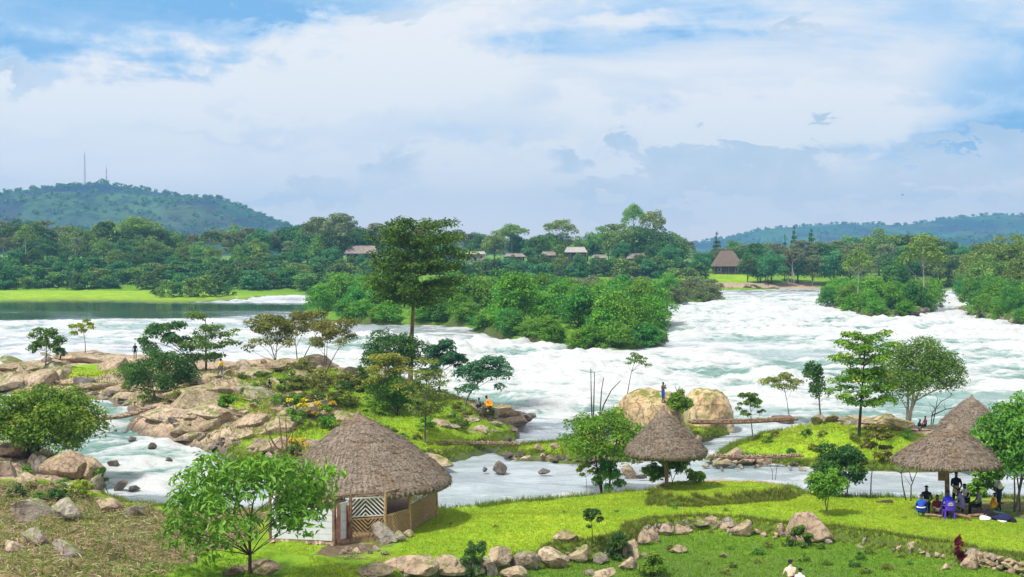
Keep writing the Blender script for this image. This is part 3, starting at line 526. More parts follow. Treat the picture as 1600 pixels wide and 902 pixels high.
# the river is a sheet of its own, dropping in rapids, with standing waves where it runs white
WU = np.linspace(-.60, .60, 620); WY = np.concatenate([np.geomspace(76, 200, 250), np.geomspace(200, 660, 220)[1:]])
wu, wy = np.meshgrid(WU, WY); wx = wu * wy
lev = wl(wx.ravel(), wy.ravel()).reshape(wx.shape); fo = idw(wx.ravel(), wy.ravel(), FOAMW, 3.4).reshape(wx.shape)
amp = np.clip(fo - .12, 0, 1) * np.clip(wy / 150, .55, 1.7)
qx = wx + 2.5 * fbm(wx / 9, wy / 9, 2, 90); qy = wy + 2.5 * fbm(wx / 9, wy / 9, 2, 91)
def ridg(s, seed, o=3): return 1 - 2.2 * np.abs(fbm(qx / s * .55, qy / s, o, seed))
sc = np.clip(wy / 130, .7, 2.2)
wv = .46 * ridg(13.0, 80) * np.clip((wy - 120) / 60, 0, 1) + .34 * ridg(7.5, 81) + .26 * ridg(3.6, 82) + .16 * ridg(1.9, 83, 2) + .10 * fbm(wx / 1.1, wy / .9, 2, 84)
wz = lev + amp * (wv - .55) * 1.9 + .05 * np.clip(fo - .04, 0, .5) * fbm(wx / 2.2, wy / 1.2, 3, 86)
crest = np.clip((wv - wv.mean()) / wv.std(), -2.2, 2.2)
# ground under the river sheet, looked up on the ground's own grid
iu = np.clip(np.searchsorted(U, wu) - 1, 0, len(U) - 2); iy = np.clip(np.searchsorted(YR, wy) - 1, 0, len(YR) - 2)
gmin = np.minimum(np.minimum(GZ[iy, iu], GZ[iy + 1, iu]), np.minimum(GZ[iy, iu + 1], GZ[iy + 1, iu + 1]))
keep = gmin < wz + .25
nr2, nc2 = wx.shape
ii, jj = np.meshgrid(np.arange(nr2 - 1), np.arange(nc2 - 1), indexing='ij')
kq = keep[:-1, :-1] | keep[1:, :-1] | keep[:-1, 1:] | keep[1:, 1:]
wq = np.stack([ii * nc2 + jj, ii * nc2 + jj + 1, (ii + 1) * nc2 + jj + 1, (ii + 1) * nc2 + jj], -1)[kq]
used = np.unique(wq); remap_ = np.zeros(nr2 * nc2, np.int64); remap_[used] = np.arange(len(used))
WV = np.stack([wx, wy, wz], -1).reshape(-1, 3)[used]
river = obj('river', mesh_np('river', WV, remap_[wq], [M['water']], attrs={'foam': fo.ravel()[used], 'crest': crest.ravel()[used]}))
river['kind'] = 'structure'

# ------------------------------------------------------------------ far hills
def hill(name, sil, Y, depth, seed, nx=260, ny=60):
    xs = np.linspace(sil[0][0], sil[-1][0], nx); top = CAMZ + (YH - np.interp(xs, [s[0] for s in sil], [s[1] for s in sil])) * Y / F
    t = np.linspace(-1, 1, ny)
    X = ((xs - 800) * Y / F)[None, :] * np.ones((ny, 1)); YY = Y + t[:, None] * depth * np.ones((1, nx))
    prof = np.cos(np.clip(np.abs(t), 0, 1) * math.pi / 2)[:, None] ** 1.2
    Z = 14 + (top[None, :] - 14) * prof
    k = (1 - np.abs(t))[:, None]
    Z = Z + (fbm(X / 260, YY / 260, 5, seed) * .22 * np.clip(top[None, :], 0, 200) * prof * (1 - prof) * 3) + fbm(X / 40, YY / 40, 4, seed + 3) * 3.5 * prof
    i, j = np.meshgrid(np.arange(ny - 1), np.arange(nx - 1), indexing='ij')
    q = np.stack([i * nx + j, i * nx + j + 1, (i + 1) * nx + j + 1, (i + 1) * nx + j], -1).reshape(-1, 4)
    o = obj(name, mesh_np(name, np.stack([X, YY, Z], -1).reshape(-1, 3), q, [M['hill']])); o['kind'] = 'structure'
    return X, YY, Z
HILLS = []
HILLS.append(hill('hill', [(-500, 372), (-300, 345), (-120, 326), (0, 312), (60, 301), (130, 292), (170, 289), (230, 297), (300, 312), (345, 312), (400, 334), (440, 350), (490, 366), (560, 385)], 3000, 900, 1))
HILLS.append(hill('hill', [(380, 392), (470, 368), (560, 358), (640, 362), (760, 380), (860, 392)], 3900, 900, 5))
HILLS.append(hill('hill', [(1000, 392), (1080, 382), (1140, 372), (1200, 358), (1300, 351), (1400, 354), (1480, 343), (1540, 337), (1600, 339), (1700, 346), (1900, 362), (2200, 385)], 5200, 1300, 9))
HILLS.append(hill('hill', [(1380, 396), (1480, 378), (1560, 370), (1660, 364), (1800, 372), (2100, 388)], 3600, 700, 15))
# ------------------------------------------------------------------ trees: clumps of leaves on limbs
def unit(v): return v / (np.linalg.norm(v, axis=-1, keepdims=True) + 1e-9)
def clump_leaves(g, c, rx, rz, n, ls, rs, droop=.3, base=.5, aspect=.45, ry=None, shell=.5):
    n = max(6, int(n)); d = unit(rs.normal(size=(n, 3))); low = (d[:, 2] < -.25) & (rs.random(n) < .6); d[low, 2] *= -1
    rad = shell + (1 - shell) * rs.random(n) ** .7
    rad *= 1 + .22 * np.sin(d[:, 0] * 5 + c[0] * 3) * np.cos(d[:, 1] * 4 + c[1] * 2 + d[:, 2] * 5)
    C = np.asarray(c) + d * rad[:, None] * np.array([rx, ry or rx, rz])
    N = unit(d * .55 + np.array([0, 0, .65]) + rs.normal(size=(n, 3)) * .42)
    D = unit(np.cross(N, rs.normal(size=(n, 3)))); D = unit(D + d * np.array([.5, .5, .1]) + np.array([0, 0, -droop]) * rs.random((n, 1)))
    L = ls * rs.uniform(.65, 1.4, n)
    g.leaves(C - D * L[:, None] * .5, D, N, L, L * aspect * rs.uniform(.8, 1.25, n), np.clip(base + rs.normal(size=n) * .20, 0, 1))
def limb(g, a, b, r0, r1, rs, sag=.0, k=5, sides=5):
    a, b = np.asarray(a, float), np.asarray(b, float); t = np.linspace(0, 1, k)[:, None]; L = np.linalg.norm(b - a)
    up = np.array([0, 0, 1.0]); p = a + (b - a) * t + up * (np.sin(t * math.pi) * L * sag) + np.sin(t * math.pi) * rs.normal(size=3) * L * .05
    g.tube(p, np.linspace(r0, r1, k), sides)
def gen_tree(kind, cw, z0, z1, dx=0, leaves=2600, ls=.3, tr=.12, seed=0, n=None, mats=('leaf_mid', 'bark_grey'), stems=1, depth=.9, droop=.3, aspect=.45, gap=0.0, dy=0.0, prof=None):
    """crown half-width cw, from z0 to z1 above the foot, centre offset dx; returns (trunk mesh, crown mesh)"""
    rs = np.random.default_rng(seed); g, t = Geo(), Geo(); ch = z1 - z0; zc = (z0 + z1) / 2; cl = []
    foot = [np.array([rs.normal() * tr * 2.2 * (stems > 1), rs.normal() * tr * 2 * (stems > 1), -.4]) for _ in range(stems)]
    if kind == 'round':
        n = n or 26
        for i in range(n):
            ph = i * 2.399963 + rs.random() * .7; zz = 1 - 1.75 * (i + .5) / n + rs.normal() * .08; zz = np.clip(zz, -.85, 1); rr = math.sqrt(max(0, 1 - zz * zz)); q = rs.uniform(.48, .98)
            if rs.random() < gap: continue
            r = rs.uniform(.24, .44) * min(cw, ch * .62); c = (dx + math.cos(ph) * rr * cw * q, dy + math.sin(ph) * rr * cw * depth * q, zc + zz * ch / 2 * q * .95)
            cl.append((c, r * 1.1, r * .72))
    elif kind == 'layered':
        tiers = n or 6
        for k in range(tiers):
            f = k / max(1, tiers - 1); z = z0 + ch * (.10 + .86 * f) + rs.normal() * ch * .02; pf = prof or (.8, 1.0, .85, .95, .75, .6); rad = cw * float(np.interp(f, np.linspace(0, 1, len(pf)), pf)) * rs.uniform(.88, 1.08)
            nb = 6 if k < tiers - 1 else 4; ph0 = rs.random() * 6.28
            for b in range(nb):
                if rs.random() < gap: continue
                ph = ph0 + b * 6.2832 / nb + rs.normal() * .18; rr = rad * rs.uniform(.72, 1.05)
                tip = np.array([dx + math.cos(ph) * rr, dy + math.sin(ph) * rr * depth, z + rr * .10 + rs.normal() * ch * .02]); org = np.array([dx * .9, dy, z - rr * .16])
                limb(t, org, tip, tr * .34, .012, rs, .06, 4, 4)
                for q in (.48, .76, 1.0):
                    c = org + (tip - org) * q; c[2] += .03 * rr + rs.normal() * ch * .018; r = max(.3, cw * .25) * rs.uniform(.7, 1.25); cl.append((tuple(c), r, r * .42, 1))
    elif kind == 'umbrella':
        n = n or 14
        for i in range(n):
            ph = i * 2.399963; rr = math.sqrt((i + .5) / n) * .9; zz = (1 - rr * rr) * .7 + .15 + rs.normal() * .10
            r = cw * rs.uniform(.22, .36); cl.append(((dx + math.cos(ph) * rr * cw, dy + math.sin(ph) * rr * cw * depth, z0 + ch * zz), r, min(r * .5, ch * .32)))
    elif kind == 'open':
        n = n or 22
        for i in range(n):
            ph = i * 2.399963 + rs.random(); f = (i + .5) / n; rr = math.sqrt(f) * rs.uniform(.75, 1.05); zz = .95 - .55 * rr ** 2 + rs.normal() * .14
            r = cw * rs.uniform(.17, .30); cl.append(((dx + math.cos(ph) * rr * cw * .85, dy + math.sin(ph) * rr * cw * .85 * depth, z0 + ch * np.clip(zz, .08, .95)), r, r * .55))
    elif kind == 'upright':
        n = n or 16
        for i in range(n):
            ph = i * 2.399963; f = (i + .5) / n; rr = rs.uniform(.2, .9); z = z0 + ch * rs.uniform(.12, .92)
            r = cw * rs.uniform(.18, .27); cl.append(((dx + math.cos(ph) * rr * cw * .8, dy + math.sin(ph) * rr * cw * .8, z), r, r * 1.5))
    elif kind == 'cone':
        n = n or 9
        for k in range(n):
            f = k / (n - 1); rad = cw * (1 - f) ** .8 * .85 + cw * .08
            for b in range(5 if k < n - 2 else 2):
                ph = b * 1.2566 + k * .7; cl.append(((dx + math.cos(ph) * rad * .62, math.sin(ph) * rad * .62, z0 + ch * (f * .95)), max(rad * .55, cw * .12), max(rad * .22, ch / n * .5)))
    elif kind == 'palm':
        for b in range(16):
            ph = b * 2.399963; up = rs.uniform(.0, .8); L = cw * rs.uniform(.9, 1.15)
            for q in np.linspace(.15, 1, 6):
                cl.append(((dx + math.cos(ph) * L * q, math.sin(ph) * L * q, z0 + ch * .45 + L * (up * q - .75 * q * q)), cw * .13, cw * .09))
    elif kind == 'mass':       # shrub foliage right down to the ground
        n = n or 30
        for i in range(n):
            ph = i * 2.399963 + rs.random() * .6; zz = rs.random() ** .8; rr = (1 - zz ** 2.2 * .75) * rs.uniform(.45, .92)
            r = rs.uniform(.13, .36) * min(cw, ch * .8); cl.append(((dx + math.cos(ph) * rr * cw * rs.uniform(.8, 1.12), dy + math.sin(ph) * rr * cw * depth, z0 + ch * zz * rs.uniform(.72, 1.0) + r * .2), r * rs.uniform(.9, 1.4), r * rs.uniform(.6, 1.1)))
    tot = sum(c[1] * (c[1] + c[2]) for c in cl) + 1e-6
    for c in cl:
        clump_leaves(g, c[0], c[1], c[2], leaves * c[1] * (c[1] + c[2]) / tot, ls, rs, droop, .5 + rs.normal() * .14, aspect, shell=.45 if kind != 'layered' else .2)
    # trunk and limbs
    if kind in ('layered', 'cone', 'palm'):
        top = z1 - ch * .06 if kind != 'palm' else z0 + ch * .5; k = 9; tt = np.linspace(0, 1, k)
        p = np.stack([dx * tt ** 1.2 + .05 * tr * np.sin(tt * 9 + seed), dy * tt + .0 * tt, -.4 + (top + .4) * tt], -1)
        t.tube(p, tr * (1.15 - .95 * tt) + .015, 8)
    elif kind == 'mass':
        for i in range(5):
            c = cl[rs.integers(len(cl))][0]; limb(t, (rs.normal() * .2, rs.normal() * .2, -.4), c, max(tr * .5, .03), .012, rs, .05)
    else:
        leaders = []
        for q, ft in enumerate(foot):
            a = q * 6.28 / max(1, stems) + seed; k = 8; tt = np.linspace(0, 1, k)[:, None]; f = {'umbrella': .35, 'open': .55}.get(kind, .62)
            sp = cw * .38 if stems > 1 else 0
            end = np.array([dx * .85 + math.cos(a) * sp, dy * .85 + math.sin(a) * sp, z0 + ch * f])
            mid_ = np.array([ft[0] + (end[0] - ft[0]) * .25, ft[1] + (end[1] - ft[1]) * .25, end[2] * .5])
            p = (1 - tt) ** 2 * ft + 2 * tt * (1 - tt) * mid_ + tt ** 2 * end + np.sin(tt * 7 + seed) * np.array([1, .6, 0]) * end[2] * .012
            t.tube(p, (np.linspace(1.2, .30, k)) * tr * (1 if stems == 1 else .7), 7); leaders.append(p)
        for c in cl:
            if rs.random() < .25 and len(cl) > 12: continue
            c0 = np.array(c[0]); ld = leaders[int(np.argmin([np.linalg.norm((c0 - q[-1])[:2]) for q in leaders]))]
            h = np.linalg.norm((c0 - ld[-1])[:2]); za = np.clip(c0[2] - h * rs.uniform(.55, .95), max(.15, z0 * .85), ld[-1][2]); kk = int(np.argmin(np.abs(ld[:, 2] - za)))
            limb(t, ld[kk], c0, tr * (.40 - .22 * kk / 8), .010, rs, .06 if kind != 'umbrella' else -.04, 5, 4)
    return t.mesh('trunk', M[mats[1]]), g.mesh('crown', M[mats[0]], smooth=False)
def plant_tree(name, label, cat, loc, meshes, rotz=0.0, scale=None, group=None, crown='crown', trunk='trunk'):
    r = thing(name, label, cat, loc, rotz, group, scale); obj(trunk, meshes[0], r); obj(crown, meshes[1], r); return r
SEED = [100]
def tree_px(name, label, kind, base, box, leafbark, at=None, cat='tree', group=None, leaves=2600, ls=None, tr=None, **kw):
    """a tree whose foot stands where the sight line through base meets the ground; box is its crown"""
    SEED[0] += 1
    p = at if at is not None else hit(base[0], base[1])
    z = zat(p[0], p[1]); s = F / p[1]; x0, y0, x1, y1 = box
    by = YH + (CAMZ - z) * s; bx = 800 + p[0] * s
    cw = (x1 - x0) / 2 / s; dx = ((x0 + x1) / 2 - bx) / s
    me = gen_tree(kind, cw, max(.1, (by - y1) / s), (by - y0) / s, dx, leaves=int(leaves * 1.9), ls=(ls or .26 * p[1] / 100 + .05) * .82, tr=tr or .035 + .011 * (by - y0) / s, seed=SEED[0], mats=leafbark, **kw)
    return plant_tree(name, label, cat, (p[0], p[1], z), me, group=group)

# --- near and middle trees, each where the photo has it
tree_px('tree', 'slender young tree with big drooping bright green leaves in front of the hut', 'round', (388, 897), (256, 708, 540, 872), ('leaf_fresh', 'bark_dark'), leaves=2000, ls=.50, tr=.085, droop=1.0, n=60, aspect=.36, depth=.9, gap=.45)
tree_px('tree', 'broad bushy green tree on the bank beside the rushing left channel', 'round', (48, 716), (-28, 606, 158, 714), ('leaf_bright', 'bark_dark'), leaves=8500, ls=.36, tr=.16, stems=5, n=64, depth=.9)
tree_px('tree', 'tall dark tree with bare trunk rising above the islands and skyline', 'layered', (641, 600), (570, 352, 732, 486), ('leaf_tall', 'bark_brown'), leaves=8000, ls=.46, tr=.24, n=9, depth=1.0, droop=.6, prof=(.72, .95, .92, 1.0, .9, .86, .62))
tree_px('tree', 'small round leafy tree at the rocky far left end of the island', 'round', (72, 577), (46, 510, 99, 560), ('leaf_mid', 'bark_grey'), leaves=900, ls=.45, tr=.07, n=14)
tree_px('tree', 'little flat topped lime green sapling on the island rocks', 'umbrella', (134, 553), (106, 502, 153, 524), ('leaf_lime', 'bark_grey'), leaves=420, ls=.45, tr=.06, n=8)
tree_px('tree', 'tiered tree with flat leaf layers behind the man in the yellow shirt', 'layered', (322, 578), (268, 494, 374, 566), ('leaf_mid', 'bark_dark'), leaves=2000, ls=.40, tr=.10, n=5, gap=.2, prof=(.6, 1.0, .95, .5, .55))
tree_px('tree', 'low leaning tree reaching out over the upper water on the island', 'open', (312, 580), (206, 506, 310, 572), ('leaf_dark', 'bark_dark'), leaves=1900, ls=.40, tr=.09, n=22)
tree_px('tree', 'dense dark green bushy tree beside the log footbridge on the island', 'round', (240, 628), (186, 548, 312, 622), ('leaf_dark', 'bark_grey'), leaves=4200, ls=.32, tr=.08, stems=4, n=32)
tree_px('tree', 'olive spreading tree, leftmost of the three on the stony island crest', 'open', (432, 578), (370, 494, 474, 566), ('leaf_olive', 'bark_grey'), leaves=2300, ls=.34, tr=.10, stems=2, n=26)
tree_px('tree', 'olive spreading tree, middle of the three on the stony island crest', 'open', (466, 574), (424, 490, 534, 552), ('leaf_olive', 'bark_grey'), leaves=2300, ls=.34, tr=.10, stems=2, n=26)
tree_px('tree', 'olive tree with thin forking stems, rightmost of three on the island crest', 'open', (506, 590), (474, 500, 570, 574), ('leaf_olive', 'bark_grey'), leaves=1900, ls=.32, tr=.09, stems=3, n=26, gap=.1)
tree_px('tree', 'dark leafy tree growing round the foot of the tall tree', 'round', (628, 612), (560, 516, 664, 590), ('leaf_dark', 'bark_dark'), leaves=3600, ls=.36, tr=.10, n=26)
tree_px('tree', 'blue green tree on the island edge above the white rapids', 'open', (684, 628), (650, 532, 738, 622), ('leaf_teal', 'bark_dark'), leaves=3000, ls=.34, tr=.09, n=30)
tree_px('tree', 'open crowned tree with pale forked trunk at the island point', 'open', (724, 634), (702, 560, 812, 634), ('leaf_teal', 'bark_grey'), leaves=2300, ls=.36, tr=.09, n=26, gap=.1)
tree_px('tree', 'yellowish leaved small tree in the middle of the island grass', 'open', (584, 645), (562, 552, 652, 622), ('leaf_yellow', 'bark_grey'), leaves=2400, ls=.30, tr=.08, n=26)
tree_px('tree', 'slim olive tree with straight pale trunk on the island lawn', 'layered', (664, 692), (628, 568, 706, 656), ('leaf_olive', 'bark_grey'), leaves=2200, ls=.26, tr=.07, n=8, prof=(.6, 1, .95, .85, .7, .5))
tree_px('tree', 'dark shaded bushy tree beneath the yellowish one on the island', 'round', (622, 650), (566, 585, 668, 645), ('leaf_mid', 'bark_dark'), leaves=2600, ls=.30, tr=.07, n=24)
tree_px('sapling', 'thin sapling with sparse leaves between yellow flowers and thatched roof', 'open', (505, 640), (484, 584, 530, 628), ('leaf_olive', 'bark_grey'), leaves=500, ls=.26, tr=.04, n=12)
tree_px('sapling', 'short sapling on the island grass just right of the thatch peak', 'open', (586, 668), (566, 628, 606, 660), ('leaf_bright', 'bark_grey'), leaves=420, ls=.26, tr=.04, n=10)
tree_px('shrub', 'upright bright green shrub standing between two island boulders', 'mass', (354, 652), (338, 606, 369, 650), ('leaf_bright', 'bark_grey'), cat='shrub', leaves=1400, ls=.24, n=22)
tree_px('tree', 'fan of feathery green fronds on a leafy trunk at the lawn edge', 'round', (942, 770), (876, 638, 1006, 736), ('leaf_bright', 'bark_dark'), leaves=6200, ls=.30, tr=.12, stems=3, n=40, aspect=.34)
tree_px('shrub', 'leafy growth wrapped round the foot of the frond tree', 'mass', (946, 771), (918, 716, 974, 768), ('leaf_bright', 'bark_dark'), cat='shrub', leaves=1700, ls=.26, n=22)
tree_px('sapling', 'spindly pale leaved sapling left of the frond tree', 'open', (917, 773), (896, 726, 934, 750), ('leaf_lime', 'bark_grey'), leaves=240, ls=.34, tr=.03, n=8)
tree_px('tree', 'thin crooked tree with one small tuft beside the bare stems', 'umbrella', (972, 642), (976, 551, 1015, 576), ('leaf_mid', 'bark_dark'), leaves=420, ls=.28, tr=.07, n=14)
tree_px('shrub', 'rounded grassy green shrub on top of the golden rock mound', 'mass', (1062, 646), (1036, 610, 1086, 644), ('leaf_bright', 'bark_grey'), at=P(1062, 646, 127.5), cat='shrub', leaves=2200, ls=.30, n=26)
tree_px('tree', 'small tree on a leafy trunk beside the upper log bridge', 'open', (1176, 690), (1148, 614, 1196, 664), ('leaf_mid', 'bark_grey'), leaves=800, ls=.30, tr=.06, n=30)
tree_px('tree', 'spindly tree with two flat leaf layers at the bridge end', 'umbrella', (1238, 660), (1186, 584, 1256, 612), ('leaf_olive', 'bark_dark'), leaves=1000, ls=.30, tr=.05, n=12)
tree_px('tree', 'short tree with upright dark leaf tufts on the green island', 'upright', (1283, 655), (1248, 568, 1301, 624), ('leaf_dark', 'bark_grey'), leaves=1300, ls=.30, tr=.08, n=34)
tree_px('tree', 'tiered bright green tree with flat layers on the green island', 'layered', (1342, 682), (1296, 526, 1410, 640), ('leaf_bright', 'bark_dark'), leaves=4600, ls=.36, tr=.12, n=7, droop=.4, prof=(.8, 1.0, .72, .5, .95, .85, .6))
tree_px('tree', 'largest round crowned tree with thick pale trunk on the green island', 'round', (1421, 668), (1374, 528, 1506, 634), ('leaf_mid', 'bark_pale'), leaves=7000, ls=.30, tr=.21, n=44, stems=3)
tree_px('tree', 'tree at the right edge with hanging leaves beside the gathering', 'round', (1588, 800), (1528, 618, 1668, 768), ('leaf_mid', 'bark_grey'), leaves=6500, ls=.34, tr=.08, stems=4, n=46, droop=1.4)
tree_px('shrub', 'dark dense bushy tree at the lawn edge by the lower pool', 'round', (1322, 776), (1278, 692, 1350, 772), ('leaf_dark', 'bark_dark'), cat='shrub', leaves=3200, ls=.26, tr=.06, stems=2, n=30)
tree_px('tree', 'thin olive tree beside the dark bush at the lawn edge', 'open', (1359, 778), (1338, 664, 1402, 752), ('leaf_olive', 'bark_grey'), leaves=1500, ls=.26, tr=.045, n=24)
tree_px('sapling', 'bright green sapling on two slim stems behind the big boulder', 'round', (1290, 806), (1262, 730, 1322, 786), ('leaf_bright', 'bark_grey'), leaves=1500, ls=.26, tr=.05, stems=2, n=20)
tree_px('shrub', 'broad leaved shrub behind the post of the small thatched shade', 'mass', (1050, 757), (1000, 708, 1098, 752), ('leaf_bright', 'bark_grey'), cat='shrub', leaves=1500, ls=.42, n=26, aspect=.36)
tree_px('sapling', 'small purplish sapling on the lawn above the stone wall', 'open', (925, 856), (904, 796, 946, 836), ('leaf_dark', 'bark_dark'), leaves=420, ls=.22, tr=.03, n=14)
tree_px('shrub', 'compact dark green shrub set into the stone wall', 'mass', (965, 874), (946, 830, 986, 872), ('leaf_dark', 'bark_dark'), cat='shrub', leaves=1900, ls=.15, n=26)
tree_px('shrub', 'spiky dark weed growing between the wall boulders', 'upright', (736, 902), (712, 848, 764, 898), ('leaf_dark', 'bark_dark'), cat='shrub', leaves=1300, ls=.20, n=20, aspect=.25, tr=.03)
tree_px('shrub', 'red leaved bush beside the stacked wall stones', 'upright', (1498, 884), (1484, 836, 1514, 880), ('leaf_red', 'bark_dark'), cat='shrub', leaves=700, ls=.20, n=14, tr=.03)
tree_px('shrub', 'low green shrub at the foot of the big lawn boulder', 'mass', (1247, 853), (1224, 824, 1272, 852), ('leaf_mid', 'bark_dark'), cat='shrub', leaves=1300, ls=.18, n=20)
tree_px('shrub', 'yellow green bush on the lower lawn below the wall', 'mass', (1022, 900), (996, 866, 1046, 898), ('leaf_bright', 'bark_dark'), cat='shrub', leaves=1300, ls=.18, n=20)
tree_px('shrub', 'small leafy plant under the overhanging left bank by the foam', 'mass', (158, 762), (142, 728, 172, 760), ('leaf_mid', 'bark_dark'), cat='shrub', leaves=500, ls=.24, n=12)
tree_px('shrub', 'grassy green clump at the top of the straw bank', 'mass', (126, 774), (98, 752, 154, 772), ('leaf_lime', 'bark_dark'), cat='shrub', leaves=900, ls=.30, n=18, aspect=.2, droop=-.6)
tree_px('shrub', 'leafy bush at the right rear of the gathering', 'mass', (1536, 790), (1505, 728, 1572, 786), ('leaf_bright', 'bark_dark'), at=P(1536, 775, 96), cat='shrub', leaves=1500, ls=.34, n=22)
# undergrowth on the rocky island
BR = [gen_tree('mass', 1.3, .05, 1.5, leaves=520, ls=.26, tr=.04, seed=700 + i, n=16, mats=(k, 'bark_dark')) for i, k in enumerate(('leaf_mid', 'leaf_olive', 'leaf_dark', 'leaf_olive', 'leaf_bright'))]
brs = np.random.default_rng(77)
def brush(n, xr, yr, sz, label, group, test=None):
    k = 0
    while k < n:
        x, y = brs.uniform(*xr), brs.uniform(*yr)
        if test and not test(x, y): continue
        k += 1; p = hit(x, y); s_ = brs.uniform(*sz); plant_tree('undergrowth_bush', label, 'bush', (p[0], p[1], zat(p[0], p[1]) - .05), BR[brs.integers(len(BR))], brs.random() * 6.28, (s_ * brs.uniform(.9, 1.6), s_, s_ * brs.uniform(.7, 1.1)), group)
brush(34, (440, 705), (584, 640), (.6, 1.25), 'low bush in the undergrowth below the island trees', 'undergrowth of the rocky island', lambda x, y: y > 578 + (x - 440) * .12)
brush(12, (370, 480), (588, 640), (.4, .8), 'small bush between the stones left of the olive trees', 'small bushes between the island stones')
brush(10, (700, 780), (640, 680), (.35, .8), 'small bush on the slope of the island point', 'small bushes of the island point')
brush(9, (190, 300), (570, 640), (.4, .9), 'small bush among the rocks near the footbridge', 'small bushes near the footbridge')
brush(10, (10, 160), (735, 790), (.3, .6), 'weedy clump on the bank below the bushy tree', 'weedy clumps of the left bank')
brush(9, (580, 690), (660, 715), (.35, .8), 'small bush on the grass behind the hut roof', 'small bushes behind the hut roof')
brush(12, (1160, 1440), (665, 722), (.3, .65), 'small bush on the green island', 'small bushes of the green island')
brush(22, (880, 1590), (838, 898), (.14, .34), 'small weed clump in the lower lawn grass', 'weed clumps of the lower lawn', lambda x, y: y > 846 + abs(x - 1150) * .06)
brush(14, (680, 1580), (790, 850), (.10, .22), 'tiny weed tuft on the upper lawn', 'weed tufts of the upper lawn', lambda x, y: y < 838)
# leafless stems
def bare(name, label, base, stems, r=.05, at=None, mat='bark_dark', cat='shrub', twigs=0, seed=1):
    p = at or hit(*base); s = F / p[1]; z = zat(p[0], p[1]) if at is None else p[2]; by = YH + (CAMZ - z) * s; bx = 800 + p[0] * s; rs = np.random.default_rng(seed); t = Geo()
    for st in stems:
        q = [np.array([(x - bx) / s, rs.normal() * .15 * (i > 0), (by - y) / s]) for i, (x, y) in enumerate(st)]
        q[0][2] = min(q[0][2], -.3) if abs(st[0][1] - base[1]) < 6 else q[0][2]
        t.tube(q, np.linspace(r, r * .35, len(q)), 5)
        for _ in range(twigs):
            k = rs.integers(1, len(q)); a = q[k]; d = np.array([rs.normal() * .5, rs.normal() * .5, rs.random() * .9]); t.tube([a, a + d * .5, a + d + rs.normal(size=3) * .1], [r * .35, r * .25, r * .12], 4)
    return tag(obj(name, t.mesh(name, M[mat]), None, (p[0], p[1], z)), label, cat)
bare('leafless_tree', 'tall bare forked stems rising left of the rock mound, leftmost pair', (926, 664), [[(927, 668), (925, 648), (924, 620), (923, 576)], [(927, 660), (928, 630), (929, 582)]], .09, P(926, 664, 128))
bare('leafless_tree', 'bare leaning stem curving right beside the leftmost pair of stems', (936, 664), [[(936, 668), (938, 642), (940, 610), (943, 590)], [(937, 655), (944, 632), (955, 610), (970, 595)]], .08, P(936, 664, 127))
bare('dead_shrub', 'leafless little shrub on the crest of the rock mound', (1058, 618), [[(1058, 622), (1058, 611), (1055, 604)], [(1058, 612), (1063, 604)]], .06, P(1058, 620, 138))
bare('dead_shrub', 'leafless spreading shrub beside the left roof edge of the hut', (447, 742), [[(447, 748), (445, 722), (440, 690), (436, 650)], [(446, 735), (432, 715), (420, 690)], [(447, 730), (455, 700), (458, 670)], [(446, 728), (462, 712), (474, 690)], [(445, 715), (428, 695), (415, 668)], [(446, 720), (448, 690), (446, 655)]], .09, None, 'bark_brown', 'shrub', 4, 3)
bare('dead_shrub', 'thin branching leafless bush beside the rearmost thatched roof', (1452, 664), [[(1452, 668), (1456, 645), (1470, 628), (1488, 618)], [(1453, 660), (1462, 640), (1465, 622)], [(1455, 650), (1478, 640), (1498, 636)]], .07, None, 'bark_dark', 'shrub', 4, 5)
bare('sapling', 'forked leafless sapling left of the gathering', (1417, 782), [[(1417, 786), (1412, 758), (1406, 738), (1394, 732)], [(1407, 740), (1414, 728)]], .05, None, 'bark_dark', 'sapling', 1, 6)
bare('sapling', 'thin leafless sapling nearest the thatched eave left of the gathering', (1423, 783), [[(1423, 787), (1424, 760), (1429, 745), (1434, 732)], [(1425, 752), (1421, 738)]], .05, None, 'bark_dark', 'sapling', 1, 7)
bare('dead_shrub', 'wiry leafless plant on the sandy strip by the lower log bridge', (1208, 750), [[(1208, 754), (1206, 735), (1200, 722)], [(1208, 745), (1214, 728), (1222, 718)]], .03, None, 'bark_dark', 'shrub', 3, 8)
# yellow flowering bushes
for (bx, by), box, lab in (((462, 668), (444, 620, 480, 664), 'bush crowned with yellow flowers on the bare island rock'), ((512, 672), (490, 632, 530, 668), 'yellow flowered bush close behind the thatch peak'), ((458, 712), (444, 690, 476, 712), 'low yellow flowered bush beside the leafless shrub')):
    r = tree_px('flowering_bush', lab, 'mass', (bx, by), box, ('leaf_bright', 'bark_dark'), cat='bush', leaves=700, ls=.22, n=16)
    p = r.location; s = F / p.y; g = Geo(); rs = np.random.default_rng(int(bx)); 
    for k in range(7):
        c = ((rs.uniform(box[0], box[2]) - bx) / s, rs.normal() * .3, (by - rs.uniform(box[1] - 3, box[1] * .6 + box[3] * .4)) / s); clump_leaves(g, c, .30, .2, 26, .2, rs, 0, .6, .8)
    obj('flowers', g.mesh('flowers', M['petal_yellow'], False), r)['kind'] = 'stuff'

